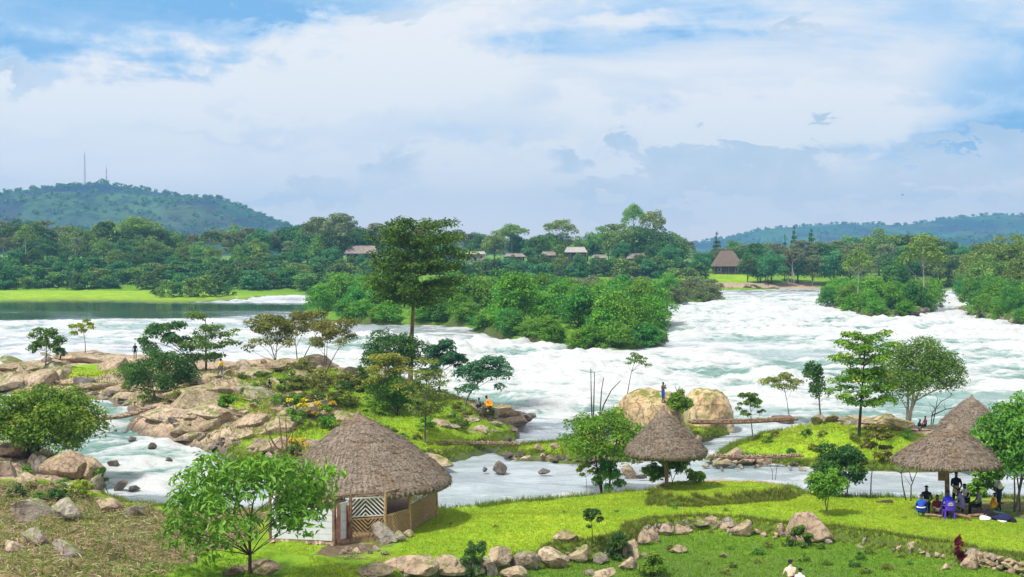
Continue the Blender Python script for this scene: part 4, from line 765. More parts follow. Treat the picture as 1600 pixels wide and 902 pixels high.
# --- the wood along the far bank: a few kinds, every tree placed on its own
def proto(kind, H, cw, z0, mats, leaves, ls, tr, seeds, **kw): return [(gen_tree(kind, cw, z0, H, leaves=leaves, ls=ls, tr=tr, seed=s, mats=mats, **kw), H, cw) for s in seeds]
PR = {}
PR['broad'] = proto('round', 16, 7.4, 2.2, ('leaf_far_a', 'bark_grey'), 4800, .85, .38, (1, 2, 3), n=34) + proto('round', 16, 7.6, 2.8, ('leaf_far_b', 'bark_grey'), 4800, .85, .38, (4, 5), n=34)
PR['teal'] = proto('round', 16, 6.6, 1.5, ('leaf_far_d', 'bark_dark'), 4600, .85, .38, (11, 12), n=32)
PR['airy'] = proto('open', 17, 7.0, 7, ('leaf_far_c', 'bark_pale'), 1900, .8, .30, (21, 22), n=34, stems=2)
PR['flat'] = proto('umbrella', 18, 8.5, 12.5, ('leaf_far_b', 'bark_grey'), 2000, .85, .35, (31, 32), n=24)
PR['pine'] = proto('cone', 17, 3.2, 2.5, ('leaf_far_a', 'bark_dark'), 1500, .8, .25, (41,))
PR['palm'] = proto('palm', 15, 3.6, 9, ('leaf_far_a', 'bark_grey'), 700, 1.0, .22, (51,))
PR['tall'] = proto('umbrella', 20, 6.5, 10, ('leaf_far_b', 'bark_pale'), 2000, .8, .32, (61, 62), n=26)
PR['shrub'] = proto('mass', 6, 4.6, .2, ('leaf_far_d', 'bark_dark'), 1500, .75, .15, (71, 72), n=26) + proto('mass', 6, 4.4, .2, ('leaf_far_a', 'bark_dark'), 1500, .75, .15, (73, 74), n=26) + proto('mass', 6, 4.4, .2, ('leaf_far_b', 'bark_dark'), 1500, .75, .15, (75,), n=26)
PR['isle'] = proto('mass', 9, 6.0, .2, ('leaf_isle', 'bark_dark'), 3600, .62, .2, (81, 82, 83), n=46) + proto('mass', 9, 5.5, .2, ('leaf_isle_lime', 'bark_dark'), 3600, .62, .2, (84,), n=44) + proto('mass', 9, 5.6, .2, ('leaf_isle_deep', 'bark_dark'), 3600, .62, .2, (85, 86), n=46)
PR['greyshrub'] = proto('mass', 5, 4.2, .2, ('leaf_shrub_grey', 'bark_dark'), 2000, .5, .15, (91, 92), n=30)
frs = np.random.default_rng(99)
def far_tree(kind, x, Y, top, label, name='tree', cat='tree', group=None, wide=1.0, i=None, zb=None):
    X = (x - 800) * Y / F; z = zat(X, Y) if zb is None else zb; H = max(2.5, CAMZ - (top - YH) * Y / F - z)
    me, H0, cw = PR[kind][i % len(PR[kind]) if i is not None else frs.integers(len(PR[kind]))]; s = H / H0; wv = np.clip(s, .55, 1.35) * wide * frs.uniform(.9, 1.1)
    return plant_tree(name, label, cat, (X, Y, z - .2), me, frs.random() * 6.28, (wv, wv, s), group)
SKY = [(-260, 345), (-150, 350), (0, 343), (50, 341), (100, 352), (140, 352), (160, 346), (210, 343), (240, 352), (300, 360), (340, 355), (400, 352), (440, 352), (480, 342), (530, 336), (560, 348), (590, 348), (620, 360), (700, 356), (740, 362), (800, 357), (840, 362), (870, 360), (900, 370), (930, 352), (970, 348), (1020, 345), (1050, 362), (1080, 378), (1110, 390), (1150, 376), (1180, 378), (1200, 380), (1240, 376), (1265, 376), (1300, 376), (1340, 362), (1380, 356), (1420, 366), (1450, 366), (1500, 374), (1560, 374), (1600, 372), (1750, 368), (1900, 365)]
def sky_y(x): return float(np.interp(x, [s[0] for s in SKY], [s[1] for s in SKY]))
def by_x(x):
    for lim, ph in ((90, 'at the far left below the hill'), (200, 'straight below the hill masts'), (310, 'below the right slope of the hill'), (430, 'where the hill runs out'), (560, 'about the tall grey trees'), (720, 'behind the tall dark tree'), (850, 'about the low white roofed house'), (960, 'about the right hand low houses'), (1090, 'below the skyline high point'), (1215, 'about the thatched lodge'), (1330, 'below the slim conifers'), (1480, 'behind the white trunked trees')):
        if x < lim: return ph
    return 'at the far right edge'
LB = {'broad': 'broad dark green tree', 'teal': 'bluish green round tree', 'airy': 'pale stemmed airy tree'}
x = -50
while x < 1660:                                   # the skyline row
    k = frs.choice(['broad', 'broad', 'teal', 'airy', 'broad']); Y = frs.uniform(660, 700)
    far_tree(k, x, Y, sky_y(x) + abs(frs.normal()) * 5, LB[k] + ' on the far skyline ' + by_x(x), group='trees of the far skyline ' + by_x(x)); x += frs.uniform(13, 21)
x = -45
while x < 1660:                                   # a lower row in front; thin where the houses show
    gap = any(a <= x <= b for a, b in ((528, 592), (722, 765), (780, 825), (842, 950), (972, 1015), (1105, 1205)))
    if not gap:
        k = frs.choice(['broad', 'teal', 'teal', 'airy', 'broad']); Y = frs.uniform(615, 645) if x < 1060 else frs.uniform(608, 640)
        far_tree(k, x, Y, sky_y(x) + 18 + abs(frs.normal()) * 10, LB[k] + ' in the far wood ' + by_x(x), group='trees of the far wood ' + by_x(x))
    x += frs.uniform(17, 28)
for row, (Ya, Yb, h0, h1, st) in enumerate(((548, 562, 4.5, 7.5, 22), (566, 585, 4.5, 8, 20), (590, 606, 3.5, 6, 21))):
    x = -45
    while x < 1090:                               # shrubs down the bank
        if x > 480 and row == 0: x += st; continue
        Y = frs.uniform(Ya, Yb) + (22 if x > 590 else 0); X = (x - 800) * Y / F; z = zat(X, Y); H = frs.uniform(h0, h1)
        far_tree('shrub', x, Y, YH + (CAMZ - z - H) * F / Y, 'leafy shrub ' + ('at the foot', 'halfway up', 'near the top')[row] + ' of the far bank ' + by_x(x), 'bank_shrub', 'shrub', 'shrubs down the far bank ' + by_x(x), 1.15); x += frs.uniform(st * .65, st * 1.0)
x = 1205
while x < 1660:                                   # trees at the water along the right of the far bank
    Y = frs.uniform(603, 612) ; far_tree(frs.choice(['broad', 'teal', 'airy']), x, Y, frs.uniform(388, 412), 'tree at the water edge of the far bank ' + by_x(x), group='waterside trees ' + by_x(x)); x += frs.uniform(22, 34)
x = -40
while x < 520:
    k = frs.choice(['broad', 'teal']); far_tree(k, x, frs.uniform(592, 608), sky_y(x) + 40 + abs(frs.normal()) * 10, LB[k] + ' low on the far bank ' + by_x(x), group='low trees of the far bank ' + by_x(x)); x += frs.uniform(24, 40)
for x in (1062, 1078, 1094, 1188, 1200): far_tree('teal', x, 612, frs.uniform(395, 412), 'dark tree crowding beside the big thatched lodge', group='trees beside the lodge')
x = 375
while x < 640:
    Y = frs.uniform(512, 545) + (x - 375) * .12; X = (x - 800) * Y / F; z = zat(X, Y); far_tree('shrub', x, Y, YH + (CAMZ - z - frs.uniform(4, 7)) * F / Y, 'leafy shrub at the waterline between the left spit and the thicket island', 'bank_shrub', 'shrub', 'waterline shrubs behind the olive trees', 1.2); x += frs.uniform(9, 15)
for x in (780, 800, 832, 852, 876, 905, 930, 958, 972, 1000, 1168, 1184, 1196): far_tree('teal' if x % 4 else 'broad', x, frs.uniform(606, 612), frs.uniform(393, 404), 'tree standing in front of the far houses ' + by_x(x), group='trees in front of the houses ' + by_x(x), wide=.75)
# single trees that stand out
for kind, x, Y, top, wide, lab in (('flat', 875, 672, 345, .9, 'flat topped tree alone above the low houses'), ('flat', 990, 676, 322, .62, 'lumpy topped tree forming the highest point of the skyline'), ('flat', 1020, 672, 332, .6, 'second high crown just right of the skyline high point'), ('flat', 800, 678, 352, .9, 'wide flat tree behind the low houses, left of the highest crowns'),
    ('airy', 530, 625, 334, 1.0, 'tall grey bare looking tree left of the grey roofed house'), ('airy', 495, 640, 340, 1.0, 'grey green tall tree next to the bare looking one'), ('palm', 163, 660, 333, 1.0, 'palm crown sticking up above the left wood'), ('pine', 1120, 668, 362, 1.1, 'pointed conifer left behind the thatched lodge'), ('pine', 1241, 690, 353, .8, 'slim dark conifer right of the lodge, the taller of two'), ('pine', 1226, 690, 366, .7, 'slim dark conifer right of the lodge, shortest of all'), ('pine', 1268, 690, 357, 1.2, 'broad dark conifer rightmost of those behind the lodge'),
    ('palm', 1180, 660, 371, 1.0, 'tufted palm just right of the lodge roof'), ('palm', 330, 660, 352, 1.1, 'palm crown in the wood below the hill slope'), ('flat', 215, 655, 341, 1.0, 'broad domed tree below the hill masts'), ('tall', 40, 618, 352, 1.0, 'tall pale trunked tree at the far left of the wood'), ('tall', 372, 560, 384, .7, 'pale thin trunked tree on the left far shore'), ('airy', 1230, 612, 398, .9, 'bushy grey trunked tree on the shore right of the lodge')):
    far_tree(kind, x, Y, top, lab, wide=wide, i=0)
def isle_bush(kind, x, y, top, label, group, wide=1.0, i=None, name='shrub', cat='shrub'):
    p = hit(x, y, 180); far_tree(kind, x, p[1], top, label, name, cat, group, wide, i, p[2])
# mid-river island, thick with creepers
def isle_fill(n, xr, ytop, ybot, label, group, kinds, Hr, seed, ymin=180, wide=1.0, name='shrub', rim=None, rimH=(2.5, 5)):
    rs = np.random.default_rng(seed); out = 0; tries = 0; placed = []
    if rim:                                       # foliage hangs over the water all along the near shore
        poly = [q for q in [L for L in LAND if L['name'] == rim][0]['poly']]; cx_ = sum(q[0] for q in poly) / len(poly); cy_ = sum(q[1] for q in poly) / len(poly)
        for a, b in zip(poly, poly[1:] + poly[:1]):
            mx_, my_ = (a[0] + b[0]) / 2, (a[1] + b[1]) / 2; ml_ = math.hypot(mx_, my_)
            if polydist(np.array([mx_ * (1 - 2 / ml_)]), np.array([my_ * (1 - 2 / ml_)]), poly)[0] > -.6 or min(a[1], b[1]) > 560: continue
            L_ = math.hypot(b[0] - a[0], b[1] - a[1]); k_ = max(1, int(L_ / (ybot * .95)))
            for i in range(k_):
                f = (i + rs.random()) / k_; X = a[0] + (b[0] - a[0]) * f; Y = a[1] + (b[1] - a[1]) * f; dc = math.hypot(cx_ - X, cy_ - Y); X += (cx_ - X) / dc * 1.2; Y += (cy_ - Y) / dc * 1.2; x = 800 + X * F / Y
                if not (-60 < x < 1680): continue
                z = max(zat(X, Y), float(wl(X, Y)[0]) - .2); H = rs.uniform(*rimH); placed.append((X, Y)); t = (x - xr[0]) / (xr[1] - xr[0]); where = ('leftmost tip', 'left end', 'left of the middle', 'middle', 'right of the middle', 'right end', 'rightmost tip')[int(np.clip(t * 7, 0, 6))] + ' shore'
                far_tree(kinds[rs.integers(len(kinds))], x, Y, YH - (z + H - CAMZ) * F / Y, label + ', ' + where, name, 'shrub', group + ', ' + where, .55 if 1430 < x < 1530 else 1.0, None, z)
    while out < n and tries < 4000:
        tries += 1; x = rs.uniform(*xr); Y = rs.uniform(*ytop); X = (x - 800) * Y / F; z = zat(X, Y); lv = float(wl(X, Y)[0])
        if z < lv + .1 or any((X - a) ** 2 + (Y - b) ** 2 < ybot ** 2 for a, b in placed): continue
        placed.append((X, Y)); k = kinds[rs.integers(len(kinds))]; H = rs.uniform(*Hr); t = (x - xr[0]) / (xr[1] - xr[0]); where = ('leftmost tip', 'left end', 'left of the middle', 'middle', 'right of the middle', 'right end', 'rightmost tip')[min(6, int(t * 7))] + (' front' if Y < ytop[0] + .45 * (ytop[1] - ytop[0]) else ' rear')
        far_tree(k, x, Y, YH - (z + H - CAMZ) * F / Y, label + ', ' + where, name, 'shrub', group + ', ' + where, wide, None, z); out += 1
isle_fill(95, (474, 1042), (228, 430), 4.2, 'creeper clad shrub on the large mid river island', 'thicket of the mid river island', ['isle'], (5, 9), 5, wide=.95, name='thicket_shrub', rim='isle_mid')
isle_fill(44, (850, 1138), (385, 520), 6.0, 'greyish shrub on the low island behind the large thicket', 'grey shrubs of the back island', ['greyshrub'], (4, 6.5), 6, wide=1.3, name='grey_shrub', rim='isle_back', rimH=(2.5, 4.5))
isle_fill(46, (1284, 1480), (350, 480), 3.8, 'leafy shrub on the island below the right hand wood', 'thicket of the right hand island', ['isle'], (4.5, 8), 7, name='island_shrub', rim='isle_east', rimH=(2.5, 5))
isle_fill(34, (1508, 1640), (318, 480), 6.0, 'leafy shrub on the right bank beside the narrow chute', 'thicket of the right bank', ['isle'], (5, 8.5), 8, wide=1.1, name='bank_thicket_shrub', rim='bank_east', rimH=(3, 6))
for x, Y, top in ((1526, 540, 392), (1540, 470, 384), (1560, 500, 372), (1590, 470, 370), (1622, 490, 368), (1545, 430, 400), (1600, 420, 398), (1532, 440, 412)):
    far_tree('broad', x, Y, top, 'broad green tree over the right bank thicket, ' + ('nearest the chute' if x < 1540 else 'between chute and right edge' if x < 1580 else 'at the right edge'), group='tall trees of the right bank', i=3 if x % 3 else 4)
far_tree('tall', 1443, 372, 366, 'tall white trunked tree on the right hand island', i=0, wide=.95); far_tree('tall', 1341, 366, 384, 'thin white trunked tree at the front of the right hand island', i=1, wide=.75)
far_tree('teal', 1400, 400, 400, 'dark rounded tree between the two white trunks on the right hand island', i=0, wide=.8)
for x, Y, t in ((595, 330, 436), (690, 320, 440), (770, 330, 438), (905, 250, 448), (955, 245, 450)): far_tree('isle', x, Y, t, 'taller creeper draped tree rising from the mid river island', group='tall crowns of the mid island')
# reeds bush on the left shore spit
for x, Y, H in ((245, 470, 4), (262, 462, 5.5), (280, 470, 6.5), (300, 465, 6), (318, 470, 7), (338, 478, 5), (290, 480, 6), (352, 490, 4)): far_tree('shrub', x, Y, YH + (CAMZ - 3.6 - H) * F / Y, 'leafy bush on the grassy spit at the left shore', 'shrub', 'shrub', 'bushes of the left spit')

# trees and scrub on the hills, too far off to count
def hill_wood():
    g = Geo(); rs = np.random.default_rng(3)
    for k, (X, Y, Z) in enumerate(HILLS):
        ny, nx = X.shape
        for _ in range((1500, 200, 1000, 300)[k]):
            i = rs.integers(3, ny // 2 + 3) if rs.random() > .22 else ny // 2 - rs.integers(0, 2); j = rs.integers(2, nx - 2)
            s = rs.uniform(2.5, 7.0) * (1.25 if k >= 2 else 1.0); n = 20; d = unit(rs.normal(size=(n, 3))); c = np.array([X[i, j], Y[i, j], Z[i, j] + s * .8])
            C = c + d * np.array([s, s, s * .7]) * rs.uniform(.5, 1, (n, 1)); N = unit(d + np.array([0, 0, .5])); D = unit(np.cross(N, rs.normal(size=(n, 3)))); L = np.full(n, s * .9)
            g.leaves(C - D * s * .45, D, N, L, L * .7, np.clip(rs.normal(size=n) * .2 + .45, 0, 1))
    o = obj('hillside_wood', g.mesh('hillside_wood', M['leaf_far_a'], False)); tag(o, 'scattered trees and scrub covering the distant hills', 'woodland', kind='stuff')
hill_wood()
# ------------------------------------------------------------------ rocks
def rock_mesh(seed, mat, sub=3, cuts=13, rough=.10, name='boulder', boxy=.0, dr=(.40, .80)):
    rs = np.random.default_rng(seed); bm = bmesh.new(); bmesh.ops.create_icosphere(bm, subdivisions=sub, radius=1.0)
    V = np.array([v.co for v in bm.verts]); Fc = np.array([[v.index for v in f.verts] for f in bm.faces]); bm.free()
    e = rs.uniform(.45, .8) if boxy >= 0 else 1.0; V = np.sign(V) * np.abs(V) ** e; V = V / np.linalg.norm(V, axis=1).max() * 1.15; q_ = rs.normal(size=3) * .5; V = V @ np.array(Euler(q_).to_matrix())
    for _ in range(cuts):
        n = unit(rs.normal(size=3) * np.array([1, 1, 1.0 + boxy])); d = rs.uniform(*dr); k = np.maximum(0, V @ n - d); V = V - k[:, None] * n * rs.uniform(.8, 1.0)
    nz = fbm(V[:, 0] * 1.6 + seed, V[:, 1] * 1.6 + V[:, 2] * 1.9, 4, seed); V = V * (1 + rough * 1.5 * nz)[:, None]
    nz = fbm(V[:, 0] * 5 + seed, V[:, 1] * 5 + V[:, 2] * 6.1, 3, seed + 9); V = V * (1 + rough * .5 * nz)[:, None]
    return mesh_np(name, V, Fc, [M[mat]], smooth=sub > 3)
ROCK = {k: [rock_mesh(200 + 10 * i + j, k) for j in range(5)] for i, k in enumerate(('rock_tan', 'rock_pink', 'rock_grey', 'rock_wet', 'rock_gold'))}
SLAB = {k: [rock_mesh(300 + 10 * i + j, k, 3, 12, .07, 'boulder', .8) for j in range(4)] for i, k in enumerate(('rock_tan', 'rock_pink', 'rock_grey'))}
rrs = np.random.default_rng(31)
def rock(x, y, wpx, hpx, kind, label, group=None, name='boulder', cat='boulder', lib=None, deep=None, at=None, tilt=.18, mesh=None, parent=None, sink=.3):
    """a stone wpx wide and hpx high in the photo whose foot is at row y"""
    p = at or hit(x, y); s = F / p[1]; rx = wpx / 2 / s; h = hpx / s
    me = mesh or (lib or ROCK)[kind][rrs.integers(len((lib or ROCK)[kind]))]
    o = obj(name, me, parent, (p[0], p[1] + (deep or rx) * .5, p[2] + h * (.5 - sink * .5)), 0, (rx * 1.22, (deep or rx * .95), h * (.5 + sink * .5) * 1.22))
    o.rotation_euler = (rrs.normal() * tilt, rrs.normal() * tilt, rrs.normal() * .35)
    if parent is None: tag(o, label, cat, group)
    return o
# rock mound with the standing man
gold = [rock_mesh(400, 'rock_gold', 5, 5, .09, 'boulder', -1, (.72, .92)), rock_mesh(404, 'rock_gold', 5, 6, .09, 'boulder', -1, (.68, .9)), rock_mesh(402, 'rock_gold', 5, 8, .07)]
rock(1106, 666, 60, 41, 0, 'huge golden dome of rock in the river with scratched face', mesh=gold[0], deep=3.4, tilt=.05, sink=1)
rock(1018, 682, 88, 50, 0, 'broad pale golden outcrop under the standing man', mesh=gold[1], deep=4.0, tilt=.05, sink=1)
rock(1058, 690, 56, 30, 0, 'cream coloured rock slope below the round green shrub', mesh=gold[2], deep=2.2, tilt=.05)
rock(1086, 694, 26, 18, 'rock_tan', 'small tan rock at the near end of the upper log bridge')
# boulders about the lawn and hut
rock(1262, 846, 78, 46, 'rock_pink', 'largest angular pink tan boulder on the lawn terrace edge', mesh=rock_mesh(417, 'rock_pink', 4, 15, .05), deep=1.1, tilt=.1)
rock(1222, 836, 14, 22, 'rock_tan', 'upright little stone just left of the largest lawn boulder')
rock(1163, 838, 34, 26, 'rock_tan', 'cracked tan boulder in the terrace edge under the small shade')
rock(886, 848, 36, 20, 'rock_pink', 'flat topped pink boulder lying alone on the lawn', lib=SLAB)
rock(598, 850, 38, 26, 'rock_grey', 'pale rounded boulder against the lattice wall of the hut'); rock(622, 847, 20, 16, 'rock_grey', 'small grey stone right of the boulder at the hut wall'); rock(640, 840, 18, 14, 'rock_tan', 'small tan stone at the hut corner nearest the lawn')
for i, (x, y, a, b) in enumerate(((545, 862, 14, 9), (556, 866, 12, 9), (566, 858, 14, 10), (578, 866, 12, 8), (588, 862, 10, 8), (536, 866, 12, 8), (600, 868, 12, 7))): rock(x, y, a, b, 'rock_grey', 'small loose stone below the hut doorway', 'loose stones below the hut doorway', 'stone', 'stone')
for x, y, a, b, k, lab in ((410, 900, 74, 26, 'rock_tan', 'long tan boulder at the bottom edge beside the young tree'), (362, 902, 40, 18, 'rock_tan', 'low tan rock left of the young tree foot'), (50, 850, 34, 22, 'rock_grey', 'pale oval rock lying in the cut straw'), (45, 818, 90, 34, 'rock_grey', 'broad weathered rock in the straw bank, nearest the left edge'), (98, 812, 40, 30, 'rock_grey', 'dark cracked rock right of the broad weathered one'), (170, 800, 44, 24, 'rock_tan', 'tan rock at the edge of the straw bank above the pool'), (208, 806, 30, 18, 'rock_grey', 'grey stone at the top of the straw slope'), (100, 872, 44, 22, 'rock_grey', 'half buried dark rock low on the straw slope'), (20, 868, 30, 20, 'rock_pink', 'pinkish half buried rock by the left edge')):
    rock(x, y, a, b, k, lab, tilt=.12)
for x, y, a, b, k, lab in ((98, 748, 66, 46, 'rock_pink', 'big brown pink cliff boulder under the bushy bank tree'), (132, 752, 44, 42, 'rock_pink', 'square brown boulder at the lip of the foaming channel'), (60, 740, 48, 30, 'rock_grey', 'grey boulder below the roots of the bushy bank tree'), (20, 716, 60, 30, 'rock_pink', 'red brown boulder behind the bushy bank tree'), (38, 756, 36, 20, 'rock_tan', 'flat tan stone in the bank grass below the tree'), (8, 745, 36, 24, 'rock_grey', 'grey rock at the left edge below the tree'), (150, 764, 30, 24, 'rock_grey', 'grey shore rock below the square brown boulder'), (110, 766, 50, 14, 'rock_tan', 'low tan ledge above the grassy clump')):
    rock(x, y, a, b, k, lab, tilt=.12, lib=SLAB if k != 'rock_grey' else None)
rock(186, 768, 22, 17, 'rock_wet', 'dark pointed wet rock where the foam meets the pool'); rock(206, 768, 24, 9, 'rock_wet', 'low dark wet rock right of the pointed one')
for x, y, a, b in ((236, 700, 16, 8), (262, 722, 14, 7), (330, 704, 18, 8), (204, 690, 14, 7), (300, 742, 12, 6), (360, 728, 16, 8), (176, 730, 16, 10)): rock(x, y, a, b, 'rock_wet', 'dark rock breaking the surface of the left cascade', 'rocks in the left cascade')
# stones standing in the river
for x, y, a, b, lab in ((779, 738, 24, 20, 'dark jagged rock standing in the lower pool'), (848, 741, 20, 7, 'low dark stone awash in the middle of the lower pool'), (757, 737, 8, 7, 'tiny dark stone left of the jagged pool rock'), (984, 745, 30, 15, 'tan stone in the pool left of the small shade'), (1003, 748, 16, 6, 'flat wet stone at the lawn edge by the small shade'), (1146, 722, 40, 20, 'brown boulder stack in the shallows right of the small shade'), (1168, 726, 34, 11, 'flat brown slab in the shallows below the lower log bridge'), (1192, 726, 40, 16, 'yellowish rounded stones at the end of the shallows'), (1130, 730, 34, 12, 'pale low rock nearest the small shade in the shallows')):
    rock(x, y, a, b, 'rock_wet' if 'dark' in lab or 'wet' in lab else 'rock_tan', lab)
for i in range(26):
    x = rrs.uniform(1100, 1260); y = rrs.uniform(716, 736); rock(x, y, rrs.uniform(5, 13), rrs.uniform(3, 7), rrs.choice(['rock_wet', 'rock_tan', 'rock_grey']), 'small stone in the shallows between lawn and green island', 'small stones of the shallows', 'stone', 'stone')
for i in range(40):
    x = rrs.uniform(778, 1010); y = 712 + 6 * rrs.random() + (x - 778) * .03; rock(x, y, rrs.uniform(5, 15), rrs.uniform(3, 8), rrs.choice(['rock_wet', 'rock_pink', 'rock_wet', 'rock_tan']), 'stone lining the near shore of the low grassy islet', 'stones lining the islet', 'stone', 'stone')
for x, y, a, b in ((842, 706, 16, 10), (868, 702, 14, 8), (900, 708, 18, 9), (930, 704, 12, 8), (968, 708, 22, 14), (985, 712, 26, 16)): rock(x, y, a, b, 'rock_pink', 'pinkish stone on the grass of the low islet', 'stones on the islet grass')
# the rocky island
for x, y, a, b, k, lab in ((286, 642, 80, 40, 'rock_tan', 'large tan whaleback boulder above the footbridge'), (320, 655, 70, 36, 'rock_pink', 'broad pink boulder with a square front by the upright shrub'), (328, 672, 44, 24, 'rock_tan', 'blocky tan boulder below the broad pink one'), (260, 658, 64, 26, 'rock_pink', 'flat reddish rock at the landing of the footbridge'), (285, 676, 50, 20, 'rock_tan', 'low tan rock over the foaming channel'), (300, 688, 44, 18, 'rock_grey', 'grey rounded rock at the edge of the foaming channel'), (388, 668, 52, 34, 'rock_pink', 'pink square boulder right of the upright shrub'), (372, 684, 44, 20, 'rock_tan', 'tan rock below the pink square boulder'), (398, 620, 56, 26, 'rock_grey', 'pale grey boulder beside the dark and white bundle'), (320, 600, 70, 20, 'rock_pink', 'pink rock shelf below the tiered tree'), (300, 622, 90, 24, 'rock_tan', 'long tan rock shelf left of the yellow shirted man'),
    (470, 650, 90, 26, 'rock_tan', 'flat bare slab behind the yellow flowers'), (540, 655, 60, 16, 'rock_tan', 'flat slab left of the thatch peak'), (440, 676, 66, 32, 'rock_grey', 'pale bleached rock above the leafless shrub'), (430, 705, 60, 26, 'rock_tan', 'pale boulder beside the leafless shrub'), (484, 700, 34, 22, 'rock_tan', 'rounded tan boulder touching the left roof slope'), (400, 700, 40, 18, 'rock_grey', 'grey rock low on the bank above the foam'),
    (20, 606, 60, 30, 'rock_grey', 'grey rock at the left edge of the island shore'), (56, 600, 44, 36, 'rock_pink', 'upright pink rock below the small round tree'), (90, 588, 40, 24, 'rock_tan', 'tan rock right of the small round tree'), (22, 580, 60, 20, 'rock_pink', 'low pink rock beside the upper water at the left edge'), (120, 566, 66, 22, 'rock_pink', 'rock ledge under the little lime sapling'), (170, 580, 40, 34, 'rock_pink', 'rough pinkish rock right of the bright grass patch'), (190, 612, 56, 18, 'rock_pink', 'reddish rock beside the dense dark tree'), (150, 610, 60, 16, 'rock_tan', 'pale ledge above the upper end of the channel'), (128, 606, 30, 20, 'rock_wet', 'dark rock at the upper end of the channel'), (200, 622, 34, 12, 'rock_pink', 'low red rock in the channel by the bridge'),
    (450, 580, 70, 30, 'rock_tan', 'tan outcrop under the three olive trees'), (480, 572, 50, 26, 'rock_pink', 'pinkish outcrop behind the olive stems'), (540, 590, 50, 20, 'rock_tan', 'low outcrop right of the olive trees'), (410, 586, 50, 16, 'rock_grey', 'dark outcrop left of the olive trees'), (460, 592, 60, 14, 'rock_grey', 'long dark stone below the olive trees'), (260, 610, 40, 16, 'rock_pink', 'pink stone behind the dense dark tree'),
    (790, 652, 36, 22, 'rock_pink', 'brown rock below the orange clad figure'), (800, 662, 40, 18, 'rock_pink', 'brown wet edged rock at the island point'), (784, 640, 44, 12, 'rock_tan', 'flat tan rock where the orange clad figure sits'), (686, 664, 26, 14, 'rock_tan', 'round tan stone on the island lawn'), (672, 724, 60, 18, 'rock_tan', 'tan slab at the water right of the hut roof'), (640, 702, 24, 14, 'rock_tan', 'small tan stone above the roof slope'), (650, 716, 30, 12, 'rock_pink', 'reddish stone above the right roof edge'), (738, 676, 30, 8, 'rock_tan', 'low stone in the grass near the lower footbridge')):
    rock(x, y, a * 1.18, b * .74, k if k != 'rock_grey' or rrs.random() < .4 else 'rock_tan', lab, tilt=.08, lib=SLAB if k in SLAB else None, sink=.6)
for i in range(60):
    x = rrs.uniform(0, 460); y = np.interp(x, [0, 120, 200, 232, 300, 400, 460], [606, 613, 632, 650, 684, 712, 730]) + rrs.uniform(-9, 3); rock(x, y, rrs.uniform(7, 22), rrs.uniform(4, 11), rrs.choice(['rock_wet', 'rock_grey', 'rock_wet', 'rock_tan']), 'shore stone where the rocky island meets the foaming channel', 'shore stones of the rocky island', 'stone', 'stone')
for i in range(60):
    x = rrs.uniform(205, 480); y = rrs.uniform(582, 690)
    if y > np.interp(x, [200, 300, 400, 470], [640, 676, 700, 720]): continue
    rock(x, y, rrs.uniform(8, 28), rrs.uniform(3, 9), rrs.choice(['rock_tan', 'rock_pink', 'rock_tan']), 'loose stone among the boulders of the rocky island', 'loose stones of the rocky island', 'stone', 'stone')
for i in range(34):
    x = rrs.uniform(0, 215); y = rrs.uniform(556, 608)
    if 110 < x < 165 and 570 < y < 595: continue
    rock(x, y, rrs.uniform(12, 38), rrs.uniform(5, 12), rrs.choice(['rock_tan', 'rock_pink', 'rock_grey']), 'rough rock among the others at the left end of the rocky island', 'rocks of the left end of the island', lib=SLAB if rrs.random() < .4 else None)
for i in range(24):
    x = rrs.uniform(380, 600); y = rrs.uniform(566, 600) + (x - 380) * .06; rock(x, y, rrs.uniform(10, 32), rrs.uniform(5, 12), rrs.choice(['rock_tan', 'rock_pink', 'rock_grey']), 'stone on the island crest under the olive trees', 'stones of the island crest', 'stone', 'stone')
for i in range(26):
    x = rrs.uniform(700, 812); y = np.interp(x, [700, 760, 800, 812], [640, 650, 655, 650]) + rrs.uniform(-4, 34) * (1 if x < 790 else .3); rock(x, y, rrs.uniform(7, 24), rrs.uniform(4, 9), rrs.choice(['rock_grey', 'rock_pink', 'rock_grey']), 'grey stone set in the grass of the island point', 'stones of the island point', 'stone', 'stone')
for x, y, a, b in ((806, 668, 34, 10), (818, 656, 30, 10), (800, 676, 18, 6), (792, 690, 20, 7), (828, 652, 20, 6)): rock(x, y, a, b, 'rock_wet', 'dark wet rock at the tip of the island point', 'wet rocks of the island point')
for x, y, a, b, k, lab in ((1400, 672, 70, 24, 'rock_gold', 'pale golden ledge below the largest round tree'), (1380, 664, 50, 18, 'rock_tan', 'tan ledge between tiered tree and round tree'), (1280, 664, 26, 16, 'rock_tan', 'tan stone under the upright tufted tree'), (1300, 660, 34, 12, 'rock_tan', 'flat stone on top of the green island'), (1224, 662, 30, 12, 'rock_wet', 'dark stones under the far end of the upper bridge'), (1330, 664, 40, 12, 'rock_grey', 'grey ledge behind the tiered tree')): rock(x, y, a, b, k, lab, tilt=.1)
for i in range(34):
    x = rrs.uniform(1484, 1640); y = np.interp(x, [1484, 1520, 1560, 1600, 1640], [478, 493, 500, 507, 510]) + rrs.uniform(-3, 2); rock(x, y, rrs.uniform(5, 14), rrs.uniform(3, 8), rrs.choice(['rock_wet', 'rock_grey', 'rock_pink']), 'dark shore rock under the right bank thicket', 'shore rocks of the right bank', at=None)
for i in range(26):
    x = rrs.uniform(1290, 1474); y = np.interp(x, [1287, 1320, 1420, 1475], [479, 489, 494, 481]) + rrs.uniform(-2, 1); rock(x, y, rrs.uniform(5, 16), rrs.uniform(3, 7), 'rock_wet', 'dark rock along the shore of the right hand island', 'shore rocks of the right hand island')
